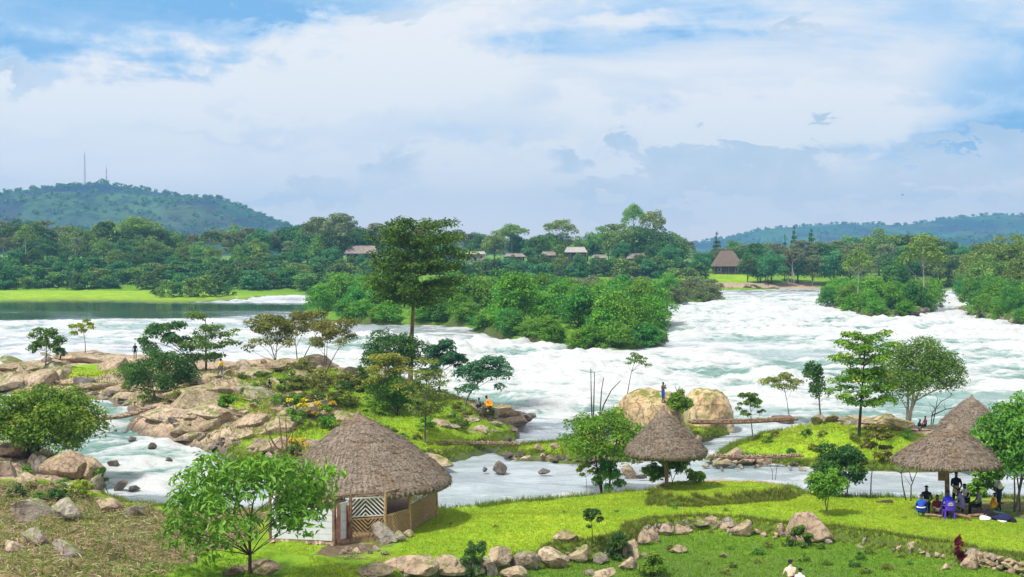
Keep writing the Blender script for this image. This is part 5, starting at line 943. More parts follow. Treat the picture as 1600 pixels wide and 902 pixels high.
for x, y, a, b in ((1110, 452, 20, 8), (1140, 451, 16, 5), (1165, 450, 26, 8), (1190, 451, 24, 6), (1210, 451, 18, 5), (1125, 449, 18, 7)): rock(x, y, a, b, 'rock_pink', 'pale shore rock below the lodge lawn', 'shore rocks below the lodge')
# the terrace wall: every stone a part
wall_path = [(560, 905), (600, 898), (640, 893), (690, 890), (740, 884), (790, 880), (840, 874), (880, 872), (905, 868), (950, 868), (990, 858), (1000, 840), (1030, 830), (1070, 826)]
tw = thing('terrace_wall', 'rough dry stone wall of big boulders holding up the lawn', 'wall', hit(800, 890)); tw.location = (0, 0, 0)
for x, y, a, b, k in ((590, 900, 56, 20, 'rock_pink'), (640, 902, 78, 30, 'rock_pink'), (700, 899, 62, 32, 'rock_tan'), (690, 884, 44, 16, 'rock_tan'), (650, 882, 40, 12, 'rock_tan'), (775, 880, 44, 24, 'rock_tan'), (766, 898, 24, 22, 'rock_grey'), (826, 890, 42, 30, 'rock_grey'), (862, 887, 44, 32, 'rock_pink'), (908, 878, 30, 26, 'rock_tan'), (800, 906, 44, 20, 'rock_pink'), (940, 905, 40, 16, 'rock_tan'), (988, 872, 30, 24, 'rock_tan'), (984, 889, 28, 18, 'rock_tan'), (1004, 850, 24, 18, 'rock_tan'), (1022, 846, 18, 20, 'rock_tan'), (940, 880, 24, 18, 'rock_grey'), (740, 898, 30, 18, 'rock_grey'), (1042, 836, 20, 16, 'rock_grey'), (1062, 834, 22, 17, 'rock_tan'), (1090, 822, 30, 12, 'rock_grey'), (1115, 820, 28, 12, 'rock_tan'), (1138, 822, 24, 12, 'rock_grey'), (1058, 862, 30, 10, 'rock_tan'), (920, 898, 20, 10, 'rock_grey'), (1010, 872, 16, 10, 'rock_grey')): rock(x, y + 2, a * .98, b * 1.1, k, '', name='stone', parent=tw, tilt=.14, lib=SLAB if rrs.random() < .5 and k in SLAB else None, sink=.2)
wall_path += [(1100, 826), (1170, 832), (1230, 840), (1300, 846), (1380, 856), (1440, 867), (1490, 880)]
for i in range(120):
    t = rrs.uniform(0, len(wall_path) - 1.01); q = int(t); f = t - q; x = wall_path[q][0] + f * (wall_path[q + 1][0] - wall_path[q][0]); y = wall_path[q][1] + f * (wall_path[q + 1][1] - wall_path[q][1]); rock(x, y + rrs.uniform(-6, 8), rrs.uniform(7, 16), rrs.uniform(5, 11), rrs.choice(['rock_tan', 'rock_grey', 'rock_pink']), '', name='stone', parent=tw, sink=.2)
tw2 = thing('terrace_wall', 'stacked dry stone wall at the bottom right by the red bush', 'wall', (0, 0, 0))
for row in range(4):
    for i in range(12):
        x = 1512 + i * 10.5 + rrs.uniform(-3, 3) + (row % 2) * 5; y = 868 + (x - 1512) * .22 + row * 8; p = hit(x, 878 + (x - 1512) * .26); s = F / p[1]; z = CAMZ - (y - YH) / s
        rock(x, y, rrs.uniform(13, 22), rrs.uniform(9, 13), rrs.choice(['rock_tan', 'rock_grey', 'rock_pink']), '', name='stone', parent=tw2, at=(p[0], p[1] - .1, z), sink=0, deep=.3)
for x, y, a, b, lab in ((1519, 890, 26, 28, 'split pale stone leaning out of the stacked wall by the red bush'), (1426, 858, 18, 14, 'lone reddish stone in the grassy terrace edge'), (1478, 890, 14, 9, 'small tan stone on the lower lawn below the red bush'), (1130, 872, 14, 8, 'little tan stone half hidden in the lower lawn grass'), (1028, 764, 10, 7, 'small white stone on the raised grass by the shade post')): rock(x, y, a, b, 'rock_tan', lab)

# ------------------------------------------------------------------ grasses and cut straw (nobody could count them)
def blades(name, label, where, n, h, wd, mat, seed, lean=.35, per=3, cat='grass'):
    rs = np.random.default_rng(seed); g = Geo(); P0 = where(rs, n); n = len(P0)
    for k in range(per):
        b = P0 + rs.normal(size=(n, 3)) * np.array([.05, .05, 0]); L = h * rs.uniform(.5, 1.4, n); d = unit(rs.normal(size=(n, 3)) * np.array([lean, lean, .1]) + np.array([0, 0, 1.0])); sd = unit(np.cross(d, rs.normal(size=(n, 3)))) * wd
        V = np.stack([b - sd / 2, b + sd / 2, b + d * L[:, None]], 1).reshape(-1, 3)
        g.add(V, np.arange(n * 3).reshape(n, 3), np.repeat(np.clip(rs.normal(size=n) * .25 + .5, 0, 1), 3))
    o = obj(name, g.mesh(name, M[mat], False)); return tag(o, label, cat, kind='stuff')
def on_ground(test, ymax=140, ymin=58):
    zz = GZ; ok = test(GX, GY); ii_, jj_ = np.where(ok & (GY < ymax) & (GY > ymin) & (np.abs(GU) < .43) & (GZ > GL + .1))
    area = (GY[ii_, jj_]) ** 2; pr = area / area.sum()
    def f(rs, n):
        k = rs.choice(len(ii_), n, p=pr); a, b = ii_[k], jj_[k]; u = GU[a, b] + (rs.random(n) - .5) * .0016; v = GY[a, b] * (1 + (rs.random(n) - .5) * .004)
        return np.stack([u * v, v, GZ[a, b]], -1)
    return f
M['blade'] = leaf_mat('blade', (.16, .26, .01), (.42, .48, .04), None, .3, 0); M['blade_lush'] = leaf_mat('blade_lush', (.07, .18, .01), (.21, .36, .02), None, .3, 0)
M['blade_rank'] = leaf_mat('blade_rank', (.06, .10, .012), (.26, .30, .05), (.34, .28, .12), .3, 0); M['straw'] = leaf_mat('straw', (.11, .07, .035), (.46, .36, .20), (.58, .50, .34), .1, 0)
CG, CD, CR, CLU = [c.reshape(GX.shape) for c in cov]
blades('lawn_grass', 'short yellow green grass of the upper lawn', on_ground(lambda X, Y: (CG > .7) & (CLU < .5) & (GT < -.2), 108), 42000, .085, .035, 'blade', 1)
blades('lawn_grass', 'deep green grass of the lower lawn in front of the wall', on_ground(lambda X, Y: (GT > .0) | ((CLU > .6) & (CG > .8)), 92), 36000, .11, .04, 'blade_lush', 2)
blades('island_grass', 'green turf on the islands beyond the pool', on_ground(lambda X, Y: (CG > .6) & (Y > 104), 160, 104), 30000, .16, .07, 'blade', 3)
blades('rank_grass', 'long ragged grass hanging over the terrace edge', on_ground(lambda X, Y: (GT > -1.0) & (GT < .15) & (X > 1.5), 100), 5500, .26, .03, 'blade_rank', 4, .6)
def raised_edge(X, Y):
    d = np.full(X.shape, 99.0); m = (Y < 102) & (Y > 88); d[m] = polydist(X[m], Y[m], RAISED); return (d > -.35) & (d < .5) & (Y < 96)
blades('rank_grass', 'rank brownish grass along the raised edge under the small shade', on_ground(raised_edge, 100), 3500, .36, .03, 'blade_rank', 5, .6)
blades('rank_grass', 'green weeds sprouting through the cut straw of the left bank', on_ground(lambda X, Y: (CD > .45) & (X < -8), 110), 11000, .24, .045, 'blade_lush', 12, .8)
blades('rank_grass', 'coarse grass and weeds among the boulders of the rocky island', on_ground(lambda X, Y: (Y > 108) & (X < 2) & (CR > .25) & (CG > .25), 160, 108), 9000, .40, .05, 'blade_rank', 6, .6)
def shore_test(X, Y): return (GZ - GL > .02) & (GZ - GL < .75) & (GS > -1.4) & (GS < 1.2) & (CR < .45)
blades('shore_grass', 'tufts of grass and reeds along the water edges', on_ground(shore_test, 160, 70), 9000, .42, .045, 'blade_rank', 13, .55)
blades('shore_grass', 'green tufts of grass along the water edges', on_ground(shore_test, 160, 70), 7000, .34, .05, 'blade_lush', 14, .6)
def straw_field():
    f = on_ground(lambda X, Y: (CD > .45) & (X < -8), 110); rs = np.random.default_rng(8); n = 42000; p = f(rs, n); g = Geo(); a = rs.random(n) * 6.28; D = np.stack([np.cos(a), np.sin(a), rs.normal(size=n) * .25], -1); p[:, 2] += rs.uniform(.0, .10, n); L = rs.uniform(.12, .8, n)
    g.leaves(p, D, np.tile([0, 0, 1.0], (n, 1)) + rs.normal(size=(n, 3)) * .4, L, np.full(n, .035), np.clip(rs.normal(size=n) * .3 + .5, 0, 1))
    tag(obj('cut_straw', g.mesh('cut_straw', M['straw'], False)), 'cut dry straw strewn over the left foreground bank', 'straw', kind='stuff')
straw_field()
# ------------------------------------------------------------------ thatched huts
def thatch_roof(parent, rx, ry, z0, z1, seed, name='roof', blades_n=5000, thick=.28, bulge=.06, apex=(0, 0), mesh_scale=1.0):
    """a lumpy thatched cone from eave height z0 to peak z1, with a hanging fringe and a dark underside"""
    nr, na = 26, 96; rs = np.random.default_rng(seed); r = np.linspace(0.015, 1, nr)[:, None]; a = (np.arange(na) * 2 * math.pi / na)[None, :]
    prof = (1 - r) + bulge * np.sin(r * math.pi) - .05 * np.clip(r - .85, 0, 1) * 4
    course = .045 * ((r * 9) % 1.0)
    nz = fbm(np.cos(a) * 3 + r * 6 + seed, np.sin(a) * 3 + r * 5, 4, seed) * .07 + fbm(np.cos(a) * 14 + r * 2, np.sin(a) * 14 + r * 30, 2, seed + 4) * .035
    edge = 1 + .03 * fbm(np.cos(a) * 5, np.sin(a) * 5, 3, seed + 7) * r
    ox = apex[0] * (1 - r); oy = apex[1] * (1 - r)
    X = rx * r * np.cos(a) * edge + ox; Y = ry * r * np.sin(a) * edge + oy; Z = z0 + (z1 - z0) * prof + (course + nz) * np.clip(r * 4, 0, 1) * mesh_scale
    top = np.stack([X, Y, Z * np.ones_like(X)], -1)
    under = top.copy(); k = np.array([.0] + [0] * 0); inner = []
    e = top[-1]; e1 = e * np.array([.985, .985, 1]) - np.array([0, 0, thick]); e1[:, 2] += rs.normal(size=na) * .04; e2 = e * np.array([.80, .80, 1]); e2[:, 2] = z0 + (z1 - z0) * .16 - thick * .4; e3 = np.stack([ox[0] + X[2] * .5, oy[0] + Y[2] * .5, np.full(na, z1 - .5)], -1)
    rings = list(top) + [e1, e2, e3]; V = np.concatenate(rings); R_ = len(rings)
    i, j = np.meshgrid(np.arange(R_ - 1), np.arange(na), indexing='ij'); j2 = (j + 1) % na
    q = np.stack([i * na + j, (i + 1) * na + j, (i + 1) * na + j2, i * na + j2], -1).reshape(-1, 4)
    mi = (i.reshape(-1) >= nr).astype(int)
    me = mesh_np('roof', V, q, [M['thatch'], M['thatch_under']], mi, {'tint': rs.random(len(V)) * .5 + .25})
    o = obj(name, me, parent)
    capi = Geo(); capi.tube([(apex[0], apex[1], z1 - .25), (apex[0], apex[1], z1 + .05), (apex[0] + .03, apex[1], z1 + .18)], [.20, .14, .04], 8); obj('peak_cap', capi.mesh('peak_cap', M['thatch']), o)
    # loose straw lying down the slope
    g = Geo(); n = int(blades_n * 1.6); rr = np.sqrt(rs.random(n)) * .97 + .02; aa = rs.random(n) * 6.2832; ir = np.clip((rr * (nr - 1)).astype(int), 0, nr - 2); ia = (aa / 6.2832 * na).astype(int) % na
    p = top[ir, ia]; nx = top[ir + 1, ia]; d = unit(nx - p + rs.normal(size=(n, 3)) * .05); nn = unit(np.stack([np.cos(aa) * .6, np.sin(aa) * .6, np.full(n, .9)], -1)); p = p + (nx - p) * rs.random((n, 1)) + nn * .02
    L = rs.uniform(.14, .40, n); D = unit(d + np.stack([-np.sin(aa), np.cos(aa), np.zeros(n)], -1) * rs.normal(size=(n, 1)) * .35 + nn * .05)
    g.leaves(p, D, nn + rs.normal(size=(n, 3)) * .3, L, np.full(n, .032), rs.random(n))
    n2 = int(blades_n * .3); a2 = rs.random(n2) * 6.2832; ia = (a2 / 6.2832 * na).astype(int) % na; p = e[ia] * np.array([1, 1, 1]) + rs.normal(size=(n2, 3)) * .03
    D = np.stack([np.cos(a2) * .3, np.sin(a2) * .3, -np.ones(n2)], -1) + rs.normal(size=(n2, 3)) * .2; g.leaves(p, D, np.stack([np.cos(a2), np.sin(a2), np.zeros(n2)], -1), rs.uniform(.12, .30, n2) * (thick / .28) ** .5, np.full(n2, .05), rs.random(n2))
    st = obj('straw', g.mesh('straw', M['thatch'], False), o); st['kind'] = 'stuff'
    return o
def pole(parent, a, b, r, mat, name='post', sides=8):
    g = Geo(); a = np.array(a, float); b = np.array(b, float); t = np.linspace(0, 1, 5)[:, None]; wob = np.array([[0, 0, 0], [.02, .01, 0], [-.015, .01, 0], [.01, -.02, 0], [0, 0, 0]]) * min(1.5, r * 12)
    g.tube(a + (b - a) * t + wob, r, sides); return obj(name, g.mesh(name, M[mat]), parent)
def hut_front():
    fz = 1.55; C = Vector((-8.6, 84.6, fz)); h = thing('thatched_hut', 'large thatched hut with bamboo lattice walls and white boarded side', 'hut', C)
    thatch_roof(h, 4.95, 6.0, 3.85 - fz, 7.62 - fz, 3, blades_n=11000, apex=(-.55, 0))
    def pt(x, y): p = PL(x, y, fz); return Vector((p[0] - C.x, p[1] - C.y, 0))
    # earth floor on rough stone footing
    ring = [pt(422, 842), pt(522, 846), pt(548, 842), pt(602, 838), pt(640, 826), pt(682, 797), pt(640, 772), pt(560, 762), pt(480, 776), pt(436, 805)]
    V = [(p.x, p.y, 0.0) for p in ring] + [(p.x * 1.03, p.y * 1.03, -.75) for p in ring]; n = len(ring)
    bmv = np.array(V); fl = mesh_np('floor', bmv, [np.array([[i, (i + 1) % n, n + (i + 1) % n, n + i] for i in range(n)]), np.array([list(range(n))])], [M['floor_earth']], smooth=False); obj('floor', fl, h)
    rs = np.random.default_rng(5)
    for i in range(9):
        for lv in range(2):
            p = ring[0].lerp(ring[1], (i + .5) / 9 + rs.normal() * .02); o = obj('footing_stone', ROCK['rock_pink'][i % 5], h, (p.x, p.y - .08, -.16 - .30 * lv), rs.random() * 6, (.26, .2, .17))
    wh = 2.3
    posts = [ring[k] for k in range(n)]
    for k, p in enumerate(posts): pole(h, (p.x, p.y, -.3), (p.x, p.y, wh + .15), .085, 'bamboo' if k in (3, 4, 5) else 'wood')
    # white boarded wall, three boards high, with return to the doorway
    def boards(a, b, z0, z1, m, name, nb):
        w_ = obj(name, None, h)
        for q in range(nb):
            g = Geo(); za = z0 + (z1 - z0) * q / nb + .008; zb = z0 + (z1 - z0) * (q + 1) / nb - .008
            g.bar((a.x, a.y, (za + zb) / 2), (b.x, b.y, (za + zb) / 2), .05 + .004 * (q % 2), zb - za); obj('board', g.mesh('board', M[m], False), w_)
        return w_
    boards(ring[0] + Vector((.1, 0, 0)), ring[1] - Vector((.1, 0, 0)), .02, 1.75, 'white_board', 'white_wall', 5)
    boards(ring[9], ring[0], .02, 1.75, 'white_board', 'white_wall', 5)
    boards(ring[1] + Vector((.10, .25, 0)), ring[1] + Vector((.75, 1.0, 0)), .0, 2.0, 'white_board', 'white_wall', 4)
    # doorway: mud jambs and a dark door leaf
    g = Geo(); g.bar(ring[1] + Vector((.16, .02, 1.0)), ring[1] + Vector((.34, .02, 1.0)), .16, 2.1); obj('door_jamb', g.mesh('door_jamb', M['mud_red'], False), h)
    g = Geo(); g.bar(ring[2] + Vector((-.36, .12, .9)), ring[2] + Vector((-.06, .05, .9)), .06, 1.8); obj('door', g.mesh('door', M['mud_red'], False), h)
    # lattice panels: each slat a part
    def panel(a, b, z0, z1, pattern, mat, name, step=.15, wd=.075):
        P_ = obj(name, None, h, a); d = b - a; L = d.length; d.normalize(); H = z1 - z0
        def bar_(s0, t0, s1, t1, off=0.0, w2=wd, m=mat, nm='slat'):
            nrm = Vector((-d.y, d.x, 0)) * off; g = Geo(); g.bar(d * s0 + Vector((0, 0, z0 + t0)) + nrm, d * s1 + Vector((0, 0, z0 + t1)) + nrm, .024, w2, up=(0, 0, 1) if abs(t1 - t0) < abs(s1 - s0) * 3 else tuple(d)); obj(nm, g.mesh(nm, M[m], False), P_)
        bar_(.0, 0.04, L, .04, .03, .07, mat, 'rail'); bar_(.0, H - .04, L, H - .04, .03, .07, mat, 'rail')
        half = L / 2
        sections = ((0, half, 1), (half, L, -1)) if pattern in ('V', 'A') else ((0, L, 1),)
        for s0, s1, sg in sections:
            wv = s1 - s0
            sl = 1 if (sg > 0) ^ (pattern == 'V') else -1
            c = -wv
            while c < H + wv:
                # line t = c + sl*(s - s0), clipped to the section
                pts_ = []
                for s in np.linspace(0, wv, 41):
                    t = c + sl * s if sl > 0 else c + wv - s
                    if 0.0 <= t <= H: pts_.append((s0 + s, t))
                if len(pts_) > 2: bar_(pts_[0][0], pts_[0][1], pts_[-1][0], pts_[-1][1], -.01 * (1 if sg > 0 else -1))
                c += step * 1.414
    panel(ring[2], ring[3], .0, 1.08, 'V', 'bamboo', 'lattice_panel'); panel(ring[2] + Vector((-.3, .1, 0)), ring[3], 1.12, 2.2, 'A', 'white_strip', 'lattice_panel', .17, .07)
    panel(ring[3], ring[4], .0, 1.15, 'D', 'bamboo', 'lattice_panel'); panel(ring[4], ring[5], .0, 1.25, 'V', 'bamboo', 'lattice_panel', .16, .08)
    mid45 = ring[4].lerp(ring[5], .45); panel(ring[4].lerp(ring[5], .05), mid45, 1.3, 2.25, 'D', 'white_strip', 'lattice_panel', .2, .07); panel(mid45, ring[5], 1.28, 2.2, 'V', 'bamboo', 'lattice_panel', .2, .07)
    for a, b in ((5, 6), (6, 7), (7, 8), (8, 9)): panel(ring[a], ring[b], .0, 1.0, 'V', 'bamboo', 'lattice_panel', .26, .09)
    g = Geo()
    for k in range(n): g.bar(posts[k] + Vector((0, 0, wh + .1)), posts[(k + 1) % n] + Vector((0, 0, wh + .1)), .09, .09)
    obj('ring_beam', g.mesh('ring_beam', M['wood'], False), h)
    pole(h, (-.5, 0, 0), (-.5, 0, 5.6), .12, 'wood')
hut_front()
# the small shade on one post
p = hit(1041, 762); zb = zat(p[0], p[1]); s = F / p[1]
sh = thing('thatched_shelter', 'small round thatched shade on a single post by the pool', 'shade', (p[0], p[1], zb)); by = YH + (CAMZ - zb) * s
thatch_roof(sh, 62 / s, 62 / s, (by - 702) / s, (by - 637) / s, 11, blades_n=5000, thick=.42, apex=(-.25, 0), bulge=-.03); pole(sh, (0, 0, -.4), (0, 0, (by - 660) / s), .14, 'wood')
for k in range(6):
    a = k * math.pi / 3; pole(sh, (0, 0, (by - 716) / s), (math.cos(a) * 1.9, math.sin(a) * 1.9, (by - 696) / s), .05, 'wood', 'brace', 6)
# the shade over the gathering
p = (26.95, 88.2); zb = zat(*p); s = F / p[1]; by = YH + (CAMZ - zb) * s
sg = thing('thatched_shelter', 'round thatched shade over the seated gathering at the right', 'shade', (p[0], p[1], zb)); dxr = (1479 - (800 + p[0] * s)) / s
thatch_roof(sg, 82 / s, 78 / s, (by - 718) / s, (by - 663) / s, 12, blades_n=6000, thick=.26, apex=(.35, 0), bulge=.03); pole(sg, (.05, .2, -.4), (.15, .1, (by - 670) / s), .15, 'wood')
for k in range(7):
    a = k * 2 * math.pi / 7; pole(sg, (.1, .15, (by - 735) / s), (math.cos(a) * 2.4, math.sin(a) * 2.4, (by - 708) / s), .05, 'wood', 'brace', 6)
g = Geo(); g.box((-.25, -.15, (by - 738) / s), (.62, .10, 1.0)); obj('hanging_board', g.mesh('hanging_board', M['wood'], False), sg)
p = PL(1516, 722, .9); s = F / p[1]; by = 722
sr = thing('thatched_shelter', 'rearmost thatched shade partly hidden behind the gathering', 'shade', p)
thatch_roof(sr, 50 / s, 50 / s, (by - 668) / s, (by - 620) / s, 13, blades_n=4500, apex=(.1, 0), thick=.3); pole(sr, (0, 0, -.4), (0, 0, (by - 645) / s), .14, 'wood')

# ------------------------------------------------------------------ footbridges of logs and sticks
def footbridge(label, a, b, wd, beam_r, n, mat='wood_grey', sag=.05, seed=0, proud=0.0):
    a, b = Vector(a), Vector(b); L = (b - a).length; d = (b - a).normalized(); sx = d.cross(Vector((0, 0, 1))).normalized(); t = thing('footbridge', label, 'footbridge', a); rs = np.random.default_rng(seed)
    def at_(f): return d * (L * f) + Vector((0, 0, -math.sin(f * math.pi) * sag * L))
    for s_ in (-1, 1):
        g = Geo(); g.tube([at_(f) + sx * s_ * wd * .36 + Vector((0, 0, rs.normal() * .02)) for f in np.linspace(-.04, 1.04, 9)], beam_r * rs.uniform(.85, 1.1), 7); obj('beam', g.mesh('beam', M['wood']), t)
    for k in range(n):
        f = (k + .5) / n; c = at_(f) + Vector((0, 0, beam_r + .03)); ang = rs.normal() * .16; e = (sx * math.cos(ang) + d * math.sin(ang)) * (wd * .5 * rs.uniform(.85, 1.25)); g = Geo()
        g.tube([c - e + Vector((0, 0, rs.normal() * .025)), c, c + e + Vector((0, 0, rs.normal() * .025))], [.05 + .02 * rs.random()] * 3, 5); obj('plank', g.mesh('plank', M[mat if rs.random() < .7 else 'wood']), t)
    return t
footbridge('plank footbridge across the foaming left channel', PL(140, 654, 2.9), PL(238, 636, 3.3), 1.3, .12, 22, seed=1)
footbridge('stick footbridge from the island point to the low islet', PL(688, 692, 1.0), PL(806, 694, .75), .8, .10, 26, seed=2, sag=.0)
footbridge('long log footbridge from the rock mound to the green island', PL(1084, 660, 1.5), PL(1238, 655, 1.5), .9, .16, 34, 'wood', .01, 3)
footbridge('lower stick footbridge from the shallows to the green island', PL(1112, 713, .75), PL(1250, 712, .95), .9, .09, 34, seed=4, sag=.015)
# ------------------------------------------------------------------ people
def person(label, loc, rotz, J, mats, H=1.72, hairmat='hair', skirt=False, name='person'):
    """J: joint positions for a 1.75 m figure facing +Y; mats: dict of region -> material"""
    sc_ = H / 1.75; bones = []; idx = {}; verts = []; rad = []
    def v(k, co, r): idx[k] = len(verts); verts.append(Vector(co) * sc_); rad.append(r * sc_); return idx[k]
    v('pelvis', J['pelvis'], .135); v('waist', J['waist'], .125); v('chest', J['chest'], .15); v('neck', J['neck'], .06); v('jaw', J['jaw'], .075); v('head', J['head'], .098); v('crown', J['crown'], .07)
    fwd = (Vector(J['face']) if 'face' in J else Vector((0, 1, 0))).normalized()
    v('nose', Vector(J['jaw']).lerp(Vector(J['head']), .62) + fwd * .118, .014)
    E = [('pelvis', 'waist', 'hip'), ('waist', 'chest', 'top'), ('chest', 'neck', 'top'), ('neck', 'jaw', 'skin'), ('jaw', 'head', 'skin'), ('head', 'crown', 'skin'), ('head', 'nose', 'skin')]
    for s in 'LR':
        v('sh' + s, J['sh' + s], .068); v('el' + s, J['el' + s], .044); v('wr' + s, J['wr' + s], .030)
        E += [('chest', 'sh' + s, 'top'), ('sh' + s, 'el' + s, 'sleeve'), ('el' + s, 'wr' + s, 'arm')]
        wr, elb = Vector(J['wr' + s]), Vector(J['el' + s]); d = (wr - elb).normalized(); side = d.cross(fwd); side = side.normalized() if side.length > .1 else Vector((1, 0, 0)); cu = side.cross(d).normalized()
        v('pm' + s, wr + d * .07, .036); E += [('wr' + s, 'pm' + s, 'skin')]
        for q in range(4):
            o = (q - 1.5) * .022; ln = (.075, .09, .085, .065)[q]; v('f%d' % q + s, wr + d * (.07 + ln * .6) + side * o + cu * .008, .010); v('g%d' % q + s, wr + d * (.07 + ln) + side * o * 1.1 + cu * .035, .008)
            E += [('pm' + s, 'f%d' % q + s, 'skin'), ('f%d' % q + s, 'g%d' % q + s, 'skin')]
        v('th' + s, wr + d * .06 - side * .05 + cu * .02, .011); E += [('pm' + s, 'th' + s, 'skin')]
        v('hp' + s, J['hp' + s], .105); v('kn' + s, J['kn' + s], .062); v('an' + s, J['an' + s], .042); ft = Vector(J['an' + s]) + Vector(J.get('toe', (0, .17, -.05))); v('ft' + s, ft, .034)
        E += [('pelvis', 'hp' + s, 'hip'), ('hp' + s, 'kn' + s, 'leg'), ('kn' + s, 'an' + s, 'shin'), ('an' + s, 'ft' + s, 'foot')]
    me = bpy.data.meshes.new('body'); me.from_pydata(verts, [(idx[a], idx[b]) for a, b, _ in E], []); me.update()
    o = bpy.data.objects.new('body_tmp', me); COL.objects.link(o)
    md = o.modifiers.new('skin', 'SKIN'); md.use_smooth_shade = True
    for i, r in enumerate(rad): me.skin_vertices[0].data[i].radius = (r, r); me.skin_vertices[0].data[i].use_root = (i == 0)
    sb = o.modifiers.new('sub', 'SUBSURF'); sb.levels = 1; sb.render_levels = 1
    dg = bpy.context.evaluated_depsgraph_get(); ev = o.evaluated_get(dg); bm_ = bpy.data.meshes.new_from_object(ev)
    bpy.data.objects.remove(o)
    slots = ['skin'] + sorted(set(mats.values()) - {'skin'})
    bm_.materials.clear()
    for s in slots: bm_.materials.append(M[s])
    A = np.array([verts[idx[a]] for a, b, _ in E]); B = np.array([verts[idx[b]] for a, b, _ in E]); reg = [r for _, _, r in E]
    for pgn in bm_.polygons:
        c = np.array(pgn.center); e = B - A; t = np.clip(((c - A) * e).sum(1) / ((e * e).sum(1) + 1e-9), 0, 1); k = int(np.argmin(np.linalg.norm(A + e * t[:, None] - c, axis=1) - .03 * np.array([r_ in ('top', 'hip') for r_ in reg])))
        pgn.material_index = slots.index(mats.get(reg[k], 'skin')); pgn.use_smooth = True
    r = thing(name, label, 'person', loc, rotz, 'people'); obj('body', bm_, r)
    # hair and eyes
    hd = Vector(J['head']) * sc_; up = (Vector(J['crown']) - Vector(J['jaw'])).normalized(); g = Geo(); n1, n2 = 8, 12; bk = -fwd
    th = np.linspace(0, 1.5, n1)[:, None]; ph = (np.arange(n2) * 2 * math.pi / n2)[None, :]; sx = np.array(up.cross(fwd)); u_, f_ = np.array(up), np.array(fwd)
    ext = th * (1 - .28 * np.clip(np.cos(ph), 0, 1)); V = np.array(hd)[None, None, :] + .108 * sc_ * (np.cos(ext)[..., None] * u_ + np.sin(ext)[..., None] * (np.cos(ph)[..., None] * f_ + np.sin(ph)[..., None] * sx)) + u_ * .012
    i, j = np.meshgrid(np.arange(n1 - 1), np.arange(n2), indexing='ij'); j2 = (j + 1) % n2; g.add(V.reshape(-1, 3), np.stack([i * n2 + j, (i + 1) * n2 + j, (i + 1) * n2 + j2, i * n2 + j2], -1).reshape(-1, 4)); obj('hair', g.mesh('hair', M[hairmat]), r)
    for s_ in (-1, 1):
        e = hd + fwd * .094 * sc_ + Vector(sx) * s_ * .034 * sc_ - up * .005; g = Geo(); g.tube([e - fwd * .012, e, e + fwd * .008], [.010, .014, .006], 6); obj('eye', g.mesh('eye', M['cloth_white']), r)
    if skirt:
        g = Geo(); pel, kl, kr = [Vector(J[k]) * sc_ for k in ('waist', 'knL', 'knR')]; km = (kl + kr) / 2; al = (Vector(J['anL']) + Vector(J['anR'])) * .5 * sc_; n_ = 14
        ringv = []
        for f, cc, rx_, ry_ in ((0, pel, .15, .13), (.35, pel.lerp(km, .4), .21, .20), (.7, km, .26, .22), (1, km.lerp(al, .55), .27, .22)):
            for q in range(n_): a = q * 6.2832 / n_; ringv.append(cc + Vector((math.cos(a) * rx_ * sc_ * (1 + .06 * math.sin(5 * a)), math.sin(a) * ry_ * sc_, 0)))
        g.add([tuple(q) for q in ringv], [(a * n_ + b, a * n_ + (b + 1) % n_, (a + 1) * n_ + (b + 1) % n_, (a + 1) * n_ + b) for a in range(3) for b in range(n_)]); obj('skirt', g.mesh('skirt', M[skirt]), r)
    return r
